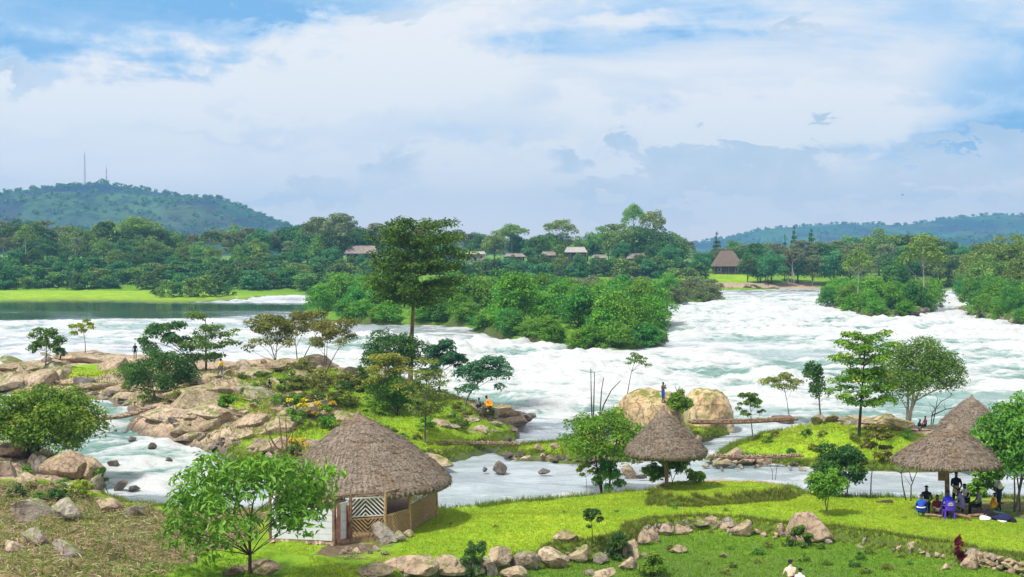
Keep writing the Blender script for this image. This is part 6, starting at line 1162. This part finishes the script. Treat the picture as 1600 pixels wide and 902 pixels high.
def pose(kind, arms='down', lean=0.0, head=0.0):
    J = {}
    if kind == 'stand':
        J.update(pelvis=(0, 0, .94), hpL=(-.10, 0, .88), hpR=(.10, 0, .88), knL=(-.11, .03, .50), knR=(.12, .0, .50), anL=(-.12, -.02, .085), anR=(.14, .0, .085)); b = Vector((0, 0, .94))
    elif kind == 'walk':
        J.update(pelvis=(0, 0, .92), hpL=(-.10, 0, .86), hpR=(.10, 0, .86), knL=(-.10, .22, .52), knR=(.10, -.05, .47), anL=(-.10, .26, .10), anR=(.10, -.36, .14)); b = Vector((0, 0, .92))
    elif kind == 'sit':
        J.update(pelvis=(0, 0, .50), hpL=(-.11, .05, .50), hpR=(.11, .05, .50), knL=(-.14, .46, .52), knR=(.15, .46, .52), anL=(-.13, .48, .085), anR=(.14, .50, .085)); b = Vector((0, 0, .50))
    elif kind == 'squat':
        J.update(pelvis=(0, 0, .26), hpL=(-.11, .04, .26), hpR=(.11, .04, .26), knL=(-.18, .38, .52), knR=(.18, .38, .52), anL=(-.15, .16, .085), anR=(.15, .16, .085)); b = Vector((0, 0, .26))
    d = Vector((0, math.sin(lean), math.cos(lean)))
    J['waist'] = tuple(b + d * .20); J['chest'] = tuple(b + d * .43); nk = b + d * .59; J['neck'] = tuple(nk)
    hd = Vector((0, math.sin(lean * .5 + head), math.cos(lean * .5 + head))); J['jaw'] = tuple(nk + hd * .08 + Vector((0, .02, 0))); J['head'] = tuple(nk + hd * .17 + Vector((0, .015, 0))); J['crown'] = tuple(nk + hd * .24); J['face'] = (0, math.cos(lean * .5 + head), -math.sin(lean * .5 + head))
    sh = b + d * .50
    for s, q in (('L', -1), ('R', 1)):
        J['sh' + s] = tuple(sh + Vector((q * .19, 0, 0)))
        if arms == 'down': e, w_ = sh + Vector((q * .25, -.02, -.28)), sh + Vector((q * .26, .06, -.53))
        elif arms == 'fwd': e, w_ = sh + Vector((q * .24, .14, -.24)), sh + Vector((q * .16, .38, -.20))
        elif arms == 'lap': e, w_ = sh + Vector((q * .24, .10, -.27)), sh + Vector((q * .10, .33, -.36))
        elif arms == 'chin': e, w_ = sh + Vector((q * .20, .18, -.22)), sh + Vector((q * .09, .22, .02))
        elif arms == 'out': e, w_ = sh + Vector((q * .34, .06, -.20)), sh + Vector((q * .46, .22, -.34))
        J['el' + s] = tuple(e); J['wr' + s] = tuple(w_)
    return J
def on(x, y, dz=0.0): p = hit(x, y); return (p[0], p[1], zat(p[0], p[1]) + dz)
bpy.context.view_layer.update(); DG = bpy.context.evaluated_depsgraph_get()
def on_rock(x, y):
    """the first ground or rock surface along a line of sight"""
    o = Vector((0, 0, CAMZ)); d = Vector(((x - 800) / F, 1, (YH - y) / F)).normalized()
    for _ in range(400):
        ok, loc, nr_, ix, ob, mt = SC.ray_cast(DG, o, d)
        if not ok: break
        if ob.name.split('.')[0] in ('ground', 'boulder', 'stone'): return tuple(loc)
        o = loc + d * .02
    return on(x, y)
TR = dict(top='cloth_white', sleeve='cloth_white', hip='cloth_navy', leg='cloth_navy', shin='cloth_navy', foot='cloth_black')
def dress(**k): d = dict(TR); d.update(k); return d
person('man in yellow shirt and dark trousers walking on the rocky island', on_rock(345, 592), R(60), pose('walk', 'down'), dress(top='cloth_yellow', sleeve='cloth_yellow', hip='cloth_grey', leg='cloth_grey', shin='cloth_grey'), 1.92)
person('bare chested man in blue wrap standing on the golden rock mound', on_rock(1036, 631), R(-60), pose('stand', 'chin'), dict(hip='cloth_blue', leg='cloth_blue'), 1.88)
person('person in dark red seated on the rock under the largest round tree', on(1446, 674), R(100), pose('sit', 'lap'), dress(top='cloth_maroon', sleeve='cloth_maroon', hip='cloth_black', leg='cloth_black', shin='skin'), 1.75)
person('dark clad person leaning back beside the one in dark red', on(1434, 674), R(-80), pose('squat', 'lap', .3), dress(top='cloth_black', sleeve='cloth_black', hip='cloth_grey', leg='cloth_grey', shin='cloth_grey'), 1.7)
person('person in dark clothes seated on rocks beside the small round tree', on_rock(101, 562), R(120), pose('sit', 'lap', .1), dress(top='cloth_grey', sleeve='cloth_grey', hip='cloth_black', leg='cloth_black', shin='cloth_black'), 1.8)
person('person in black standing at the upper water behind the dense tree', on_rock(211, 560), R(20), pose('stand', 'down'), dress(top='cloth_black', sleeve='cloth_black', hip='cloth_black', leg='cloth_black', shin='cloth_black'), 1.75)
person('person in bright orange and yellow wraps bent over at the island point', on_rock(770, 641), R(70), pose('squat', 'fwd', .7), dress(top='cloth_orange', sleeve='cloth_orange', hip='cloth_yellow', leg='cloth_orange', shin='cloth_red'), 2.6, skirt='cloth_orange')
person('person in grey crouching left of the bright orange figure', on_rock(746, 640), R(-40), pose('squat', 'fwd', .3), dress(top='cloth_grey', sleeve='cloth_grey', hip='cloth_navy', leg='cloth_navy', shin='cloth_navy'), 1.8)
person('person in blue seated under the blue green tree above the rapids', on_rock(687, 622), R(30), pose('squat', 'lap', .3), dress(top='cloth_blue', sleeve='cloth_blue', hip='cloth_navy', leg='cloth_navy', shin='cloth_navy'), 1.8)
person('person in black and white crouching beside the pale grey boulder', on_rock(424, 608), R(150), pose('squat', 'fwd', .5), dress(top='cloth_black', sleeve='cloth_black', hip='cloth_white', leg='cloth_white', shin='skin'), 1.6)
# the gathering under the shade
def gp(x, Y): X = (x - 800) * Y / F; return (X, Y, zat(X, Y))
def stool(label, loc, h=.45, mat='wood', name='stool'):
    t = thing(name, label, 'stool', loc, scale=1.28); g = Geo(); g.tube([(0, 0, h - .04), (0, 0, h)], .19, 12); obj('seat', g.mesh('seat', M[mat], False), t)
    for a in (.6, 2.7, 4.8): pole(t, (math.cos(a) * .16, math.sin(a) * .16, 0), (math.cos(a) * .12, math.sin(a) * .12, h - .03), .02, mat, 'leg', 6)
person('person in blue top with white belt crouching left at the gathering', gp(1440, 86.6), R(-15), pose('squat', 'fwd', .5), dress(top='cloth_blue', sleeve='cloth_blue', hip='cloth_blue', leg='cloth_royal', shin='cloth_teal', foot='cloth_white'), 2.20, skirt='cloth_royal')
q = gp(1440, 86.6); g = Geo(); g.tube([(math.cos(a) * .185, math.sin(a) * .165, 0) for a in np.linspace(0, 6.2832, 17)], .03, 6, False); tag(obj('belt', g.mesh('belt', M['cloth_white']), None, (q[0], q[1] + .10, q[2] + .58), 0, 1.3), 'white belt on the crouching person in blue', 'belt')
person('person in black and white patterned top seated behind the blue crouching one', gp(1448, 88.4), R(160), pose('sit', 'lap', .2), dress(top='cloth_black', sleeve='skin', hip='cloth_white', leg='cloth_black', shin='cloth_black'), 2.28); stool('wooden stool under the person in black and white at the gathering', gp(1448, 88.4))
person('person in royal blue shirt seated on the purple plastic chair', gp(1482, 86.2), R(2), pose('sit', 'lap', .12), dress(top='cloth_royal', sleeve='cloth_royal', hip='cloth_navy', leg='cloth_navy', shin='cloth_navy'), 2.24)
person('standing person in black and tan beside the shade post', gp(1494, 89.3), R(175), pose('stand', 'lap'), dress(top='cloth_black', sleeve='cloth_black', hip='cloth_cream', leg='cloth_black', shin='cloth_black'), 2.30)
person('person in white and black seated facing the standing one', gp(1512, 88.8), R(120), pose('sit', 'fwd', .3), dress(top='cloth_white', sleeve='cloth_black', hip='cloth_black', leg='cloth_black', shin='cloth_black'), 2.28); stool('wooden stool under the person in white and black', gp(1512, 88.8))
person('person in patterned lilac seated in the middle of the gathering', gp(1506, 86.9), R(50), pose('sit', 'fwd', .35), dress(top='cloth_lilac', sleeve='cloth_lilac', hip='cloth_lilac', leg='cloth_grey', shin='cloth_grey'), 2.24, skirt='cloth_grey'); stool('wooden stool under the person in lilac', gp(1506, 86.9))
person('person in grey shirt seated right in the gathering', gp(1532, 86.9), R(80), pose('sit', 'lap', .15), dress(top='cloth_grey', sleeve='cloth_grey', hip='cloth_black', leg='cloth_black', shin='cloth_black'), 2.28); stool('wooden stool under the person in the grey shirt', gp(1532, 86.9))
person('person in white shirt and dark trousers standing rightmost at the gathering', gp(1561, 89.0), R(95), pose('stand', 'fwd'), dress(top='cloth_white', hip='cloth_navy', leg='cloth_navy', shin='cloth_navy'), 2.23)
person('person in orange and yellow crouching before the rightmost standing one', gp(1548, 88.6), R(-90), pose('squat', 'fwd', .3), dress(top='cloth_orange', sleeve='cloth_yellow', hip='cloth_yellow', leg='cloth_yellow', shin='skin'), 1.98)
person('person in maroon seated low between the blue figures', gp(1464, 87.4), R(170), pose('squat', 'lap', .2), dress(top='cloth_maroon', sleeve='cloth_maroon', hip='cloth_maroon', leg='cloth_white', shin='skin'), 2.11)
person('person in cream top walking on the lower lawn at the bottom edge', on(1236, 946), R(10), pose('walk', 'fwd', .12), dress(top='cloth_cream', sleeve='cloth_cream', hip='cloth_maroon', leg='cloth_maroon', shin='cloth_maroon'), 2.08)
person('person in dark and white beside the one in cream at the bottom edge', on(1250, 952), R(-30), pose('walk', 'down'), dress(top='cloth_white', sleeve='cloth_navy', hip='cloth_navy', leg='cloth_navy', shin='cloth_navy'), 1.86)
# purple plastic chair seen from behind, with the white mark on its back
def chair():
    q = gp(1482, 86.2); t = thing('plastic_chair', 'purple plastic chair with white emblem on its back', 'chair', q, scale=1.28); m = M['plastic_purple']
    g = Geo(); g.box((0, .02, .44), (.46, .46, .035)); obj('seat', g.mesh('seat', m, False), t)
    g = Geo()
    V = []; n = 9
    for k in range(n):
        f = k / (n - 1); x_ = -.23 + .46 * f; yy = -.24 - .05 * (1 - (2 * f - 1) ** 2)
        for z, o in ((.46, 0), (.93 - .05 * (2 * f - 1) ** 4, -.06)): V += [(x_, yy + o, z), (x_, yy + o + .025, z)]
    fc = []
    for k in range(n - 1):
        a, b = 4 * k, 4 * k + 4; fc += [(a, b, b + 2, a + 2), (a + 1, a + 3, b + 3, b + 1), (a + 2, b + 2, b + 3, a + 3), (a, a + 1, b + 1, b)]
    g.add(V, fc); bk = obj('backrest', g.mesh('backrest', m, False), t)
    e = Geo(); a = np.linspace(math.pi * .95, math.pi * .05, 9)
    for r_, zz in ((.075, .76), (.04, .76)): e.tube([(math.cos(q_) * r_ * 1.6, -.345, zz + math.sin(q_) * r_) for q_ in a], .009, 4)
    e.bar((-.13, -.343, .735), (.13, -.343, .735), .012, .018); e.bar((-.10, -.338, .705), (.10, -.338, .705), .012, .014); obj('emblem', e.mesh('emblem', M['cloth_white'], False), bk)
    for sx, sy in ((-1, -1), (1, -1), (-1, 1), (1, 1)):
        g = Geo(); g.bar((sx * .20, sy * .20 + .02, .44), (sx * .24, sy * .25 + .02, -.02), .05, .05, up=(0, 1, 0)); obj('leg', g.mesh('leg', m, False), t)
    for s_ in (-1, 1):
        g = Geo(); g.tube([(s_ * .24, -.26, .66), (s_ * .27, -.05, .67), (s_ * .26, .2, .64), (s_ * .24, .24, .46)], .022, 6); obj('armrest', g.mesh('armrest', m), t)
chair()
q = gp(1500, 86.0)
def log_bench(label, a, b, r=.09):
    t = thing('log_bench', label, 'bench', a); d = Vector(b) - Vector(a); g = Geo(); g.tube([(0, 0, .22), tuple(d * .5 + Vector((0, 0, .24))), tuple(d + Vector((0, 0, .22)))], r, 8); obj('seat', g.mesh('seat', M['wood']), t)
    for f in (.15, .85):
        g = Geo(); g.tube([tuple(d * f), tuple(d * f + Vector((0, 0, .2)))], .07, 7); obj('leg', g.mesh('leg', M['wood']), t)
log_bench('low log bench left in the shade of the gathering', gp(1446, 86.2), gp(1472, 85.6)); log_bench('reddish plank bench slanting before the lilac figure', gp(1492, 86.6), gp(1516, 84.6)); log_bench('log bench at the feet of the person in grey', gp(1512, 85.4), gp(1546, 85.6))
# dark heap of bags and cloths beside the group
def heap():
    for i, (x, Y, w_, h_, m, lab) in enumerate(((1548, 85.6, .62, .42, 'cloth_black', 'big black bag in the heap right of the gathering'), (1562, 85.2, .60, .34, 'cloth_navy', 'navy bag in the heap right of the gathering'), (1574, 85.0, .52, .24, 'cloth_black', 'flat black bag at the right end of the heap'), (1556, 86.2, .5, .5, 'cloth_dark_green', 'dark green bag at the back of the heap'), (1540, 85.2, .4, .22, 'cloth_white', 'white cloth at the left end of the heap'), (1566, 84.8, .3, .15, 'cloth_white', 'pale cloth lying on the front of the heap'))):
        p = gp(x, Y); me = rock_mesh(500 + i, m, 3, 4, .10, 'bag'); o = obj('bag', me, None, (p[0], p[1], p[2] + h_ * .38), rrs.random() * 3, (w_ * 1.25, w_ * .85, h_ * .72)); tag(o, lab, 'bag', 'bags beside the gathering')
        g = Geo(); g.tube([(-.35, 0, .75), (-.15, 0, 1.15), (.15, 0, 1.15), (.35, 0, .75)], .04, 5); obj('handle', g.mesh('handle', M[m]), o)
heap()
g = Geo(); g.box((0, 0, .035), (1.1, .35, .07)); g.box((.2, .1, .09), (.7, .2, .05)); q = on(1382, 785); tag(obj('dark_board', g.mesh('dark_board', M['bamboo_dark'], False), None, q, .1), 'dark board lying flat on the lawn left of the gathering', 'board')

# ------------------------------------------------------------------ houses on the far bank
M['roof_grey'] = flat_mat('roof_grey', (.20, .17, .145), .8, .25, .8); M['roof_pale'] = flat_mat('roof_pale', (.32, .30, .28), .7, .15, .8); M['roof_thatch'] = thatch_mat('roof_thatch', (.14, .105, .085), (.28, .21, .17), (.20, .15, .12)); M['roof_rust'] = flat_mat('roof_rust', (.22, .10, .05), .8, .3, .8)
M['wall_blue'] = flat_mat('wall_blue', (.22, .27, .36), .8, .12, .6); M['wall_peach'] = flat_mat('wall_peach', (.62, .38, .26), .8, .12, .6); M['wall_dark'] = flat_mat('wall_dark', (.06, .055, .055), .8, .2, .6); M['wall_cream'] = flat_mat('wall_cream', (.55, .48, .38), .8, .12, .6); M['pane'] = flat_mat('pane', (.03, .04, .05), .15, .1, 1, .6)
def house(label, x0, x1, ytop, yeave, ybase, Y, roof, wall, ends=None, hip=.35, name='house', windows=3, veranda=True):
    s = F / Y; w_ = (x1 - x0) / s; X = ((x0 + x1) / 2 - 800) / s; zb = CAMZ - (ybase - YH) / s; h = (ybase - yeave) / s; rh = (yeave - ytop) / s; d = w_ * .6; t = thing(name, label, 'house', (X, Y, zb))
    ww = w_ * .86; g = Geo(); g.box((0, d / 2, h / 2 - 1.0), (ww, d * .8, h + 2.0)); wl_ = obj('wall', g.mesh('wall', M[wall], False), t); fy = d / 2 - d * .4
    if ends: g = Geo(); g.box((ww / 2 + .06, d / 2, h / 2), (.12, d * .84, h)); g.box((ww * .40, fy - .06, h / 2), (ww * .22, .12, h)); obj('end_wall', g.mesh('end_wall', M[ends], False), t)
    rx, ry = w_ / 2, d / 2 * 1.05; k = w_ / 2 * (1 - hip)
    V = [(-rx, d / 2 - ry, h), (rx, d / 2 - ry, h), (rx, d / 2 + ry, h), (-rx, d / 2 + ry, h), (-k, d / 2, h + rh), (k, d / 2, h + rh)]; V += [(a, b, c - .22) for a, b, c in V[:4]]
    me = bpy.data.meshes.new('roof'); me.from_pydata(V, [], [(0, 1, 5, 4), (1, 2, 5), (2, 3, 4, 5), (3, 0, 4), (6, 7, 1, 0), (7, 8, 2, 1), (8, 9, 3, 2), (9, 6, 0, 3), (9, 8, 7, 6)]); me.materials.append(M[roof]); ro = obj('roof', me, t)
    g = Geo(); g.bar((-k - .1, d / 2, h + rh + .05), (k + .1, d / 2, h + rh + .05), .35, .2); obj('ridge', g.mesh('ridge', M[roof], False), ro)
    for i in range(windows):
        xx = -ww / 2 + ww * (i + .5) / windows; isdoor = i == windows // 2; hh, wd = (h * .8, 1.0) if isdoor else (h * .38, 1.1); zc = hh / 2 if isdoor else h * .58
        g = Geo(); g.box((xx, fy - .05, zc), (wd + .24, .10, hh + .2)); f = obj('door' if isdoor else 'window', g.mesh('frame', M['white_board' if not isdoor else 'wood'], False), t); g = Geo(); g.box((xx, fy - .11, zc), (wd, .05, hh)); obj('pane', g.mesh('pane', M['pane'], False), f)
    if veranda:
        for i in range(5): xx = -w_ * .46 + w_ * .92 * i / 4; pole(t, (xx, d / 2 - ry + .25, -.6), (xx, d / 2 - ry + .25, h - .1), .09, 'wood', 'post', 6)
house('wide grey roofed house left of the tall dark tree', 538, 590, 384, 396, 404, 618, 'roof_grey', 'wall_dark', hip=.2)
house('low house with pale roof and peach end wall right of the tall dark tree', 726, 759, 393, 397, 409, 622, 'roof_pale', 'wall_blue', 'wall_peach', .15, windows=3)
house('low grey house half hidden by trees, second from the tall dark tree', 786, 822, 396, 401, 410, 626, 'roof_grey', 'wall_dark')
house('small pale roofed dark house, third from the tall dark tree', 844, 870, 393, 399, 410, 628, 'roof_grey', 'wall_dark', hip=.3)
house('two storeyed pale house among the right hand low houses', 882, 918, 386, 394, 410, 630, 'roof_pale', 'wall_dark', hip=.25)
house('orange walled cabin, rightmost of the row of low houses', 924, 948, 398, 403, 414, 618, 'roof_grey', 'wall_peach', hip=.3, windows=2)
house('dark grey roofed cabin below the skyline high point', 978, 1012, 396, 404, 415, 620, 'roof_grey', 'wall_dark', hip=.35)
house('big steep thatched lodge above the far lawn', 1114, 1162, 391, 416, 429, 640, 'roof_thatch', 'wall_dark', hip=.62, name='thatched_lodge')
house('low thatched wing joined to the right of the big lodge', 1160, 1190, 408, 416, 428, 646, 'roof_thatch', 'wall_dark', hip=.3)
house('small rust roofed cabin right of the big lodge', 1172, 1197, 403, 412, 424, 636, 'roof_rust', 'wall_dark', hip=.3, windows=2)
house('tiny white roofed hut among shrubs low on the left far bank', 446, 459, 429, 431, 436, 566, 'roof_pale', 'wall_dark', hip=.2, windows=1, veranda=False)

# ------------------------------------------------------------------ masts on the hill
def mast(label, x, ytop, ybase, Y, wd, mat):
    s = F / Y; zb = CAMZ - (ybase - YH) / s - 6; H = (ybase - ytop) / s + 6; t = thing('radio_mast', label, 'mast', ((x - 800) / s, Y, zb)); n = 12; cor = [(math.cos(a) * wd, math.sin(a) * wd) for a in (.3, 2.4, 4.5)]
    tp = lambda f: 1 - .75 * f
    for cx_, cy_ in cor:
        g = Geo(); g.tube([(cx_ * tp(f), cy_ * tp(f), H * f) for f in np.linspace(0, 1, 5)], .42, 5); obj('leg', g.mesh('leg', M[mat]), t)
    g = Geo()
    for k in range(n):
        for i in range(3):
            a, b = cor[i], cor[(i + 1) % 3]; f0, f1 = k / n, (k + 1) / n; g.tube([(a[0] * tp(f0), a[1] * tp(f0), H * f0), (b[0] * tp(f1), b[1] * tp(f1), H * f1)], .2, 4); g.tube([(a[0] * tp(f1), a[1] * tp(f1), H * f1), (b[0] * tp(f1), b[1] * tp(f1), H * f1)], .16, 4)
    obj('bracing', g.mesh('bracing', M[mat]), t)
    for k, f in enumerate((.62, .7, .93)): g = Geo(); g.tube([(0, -wd * .7, H * f), (0, -wd * .9, H * f)], [1.5, 1.1], 10); obj('dish', g.mesh('dish', M['white_board']), t)
    pole(t, (0, 0, H), (0, 0, H + 6), .22, mat, 'antenna', 5)
mast('taller pale lattice mast on the crest of the left hill', 132, 240, 292, 3000, 2.6, 'mast'); mast('shorter reddish lattice mast on the crest of the left hill', 166, 262, 290, 3000, 1.9, 'mast_red')
# birds
def bird(label, x, y, Y, sp, rot):
    p = P(x, y, Y); t = thing('bird', label, 'bird', p, rot); g = Geo(); g.tube([(0, -.5 * sp, 0), (0, -.3 * sp, .02 * sp), (0, 0, .03 * sp), (0, .3 * sp, .0), (0, .42 * sp, 0)], [.02 * sp, .06 * sp, .09 * sp, .06 * sp, .015 * sp], 7); obj('body', g.mesh('body', M['cloth_black']), t)
    for q in (-1, 1):
        V = [(0, .16 * sp, .04 * sp), (0, -.16 * sp, .04 * sp), (q * .5 * sp, .12 * sp, .2 * sp), (q * .5 * sp, -.14 * sp, .2 * sp), (q * 1.0 * sp, -.06 * sp, .1 * sp), (q * 1.0 * sp, -.14 * sp, .1 * sp)]; V += [(a, b, c - .02 * sp) for a, b, c in V]
        g = Geo(); g.add(V, [(0, 1, 3, 2), (2, 3, 5, 4), (6, 8, 9, 7), (8, 10, 11, 9), (0, 2, 8, 6), (2, 4, 10, 8), (1, 7, 9, 3), (3, 9, 11, 5), (4, 5, 11, 10), (0, 6, 7, 1)]); obj('wing', g.mesh('wing', M['cloth_black'], False), t)
bird('dark bird gliding low in the sky above the right hills', 1410, 305, 230, .45, .7); bird('tiny bird high in the sky, left of centre', 599, 92, 330, .3, .3); bird('tiny bird in the middle of the sky', 829, 122, 330, .3, -.4)

# ------------------------------------------------------------------ the air
def haze():
    g = Geo(); x, y0, y1, z0, z1 = 6800, -60, 6900, -12, 300; g.box((0, (y0 + y1) / 2, (z0 + z1) / 2), (2 * x, y1 - y0, z1 - z0))
    m, t, out = new_mat('haze'); v = t.n('ShaderNodeVolumePrincipled', {'Color': (.24, .57, 1.0, 1), 'Density': HAZE, 'Anisotropy': .2}); t.L.new(v.outputs[0], out.inputs['Volume'])
    o = obj('haze', g.mesh('haze', m, False)); o['kind'] = 'stuff'; tag(o, 'thin blue haze in the air over the river and hills', 'haze')
HAZE = 1.75e-4
haze()
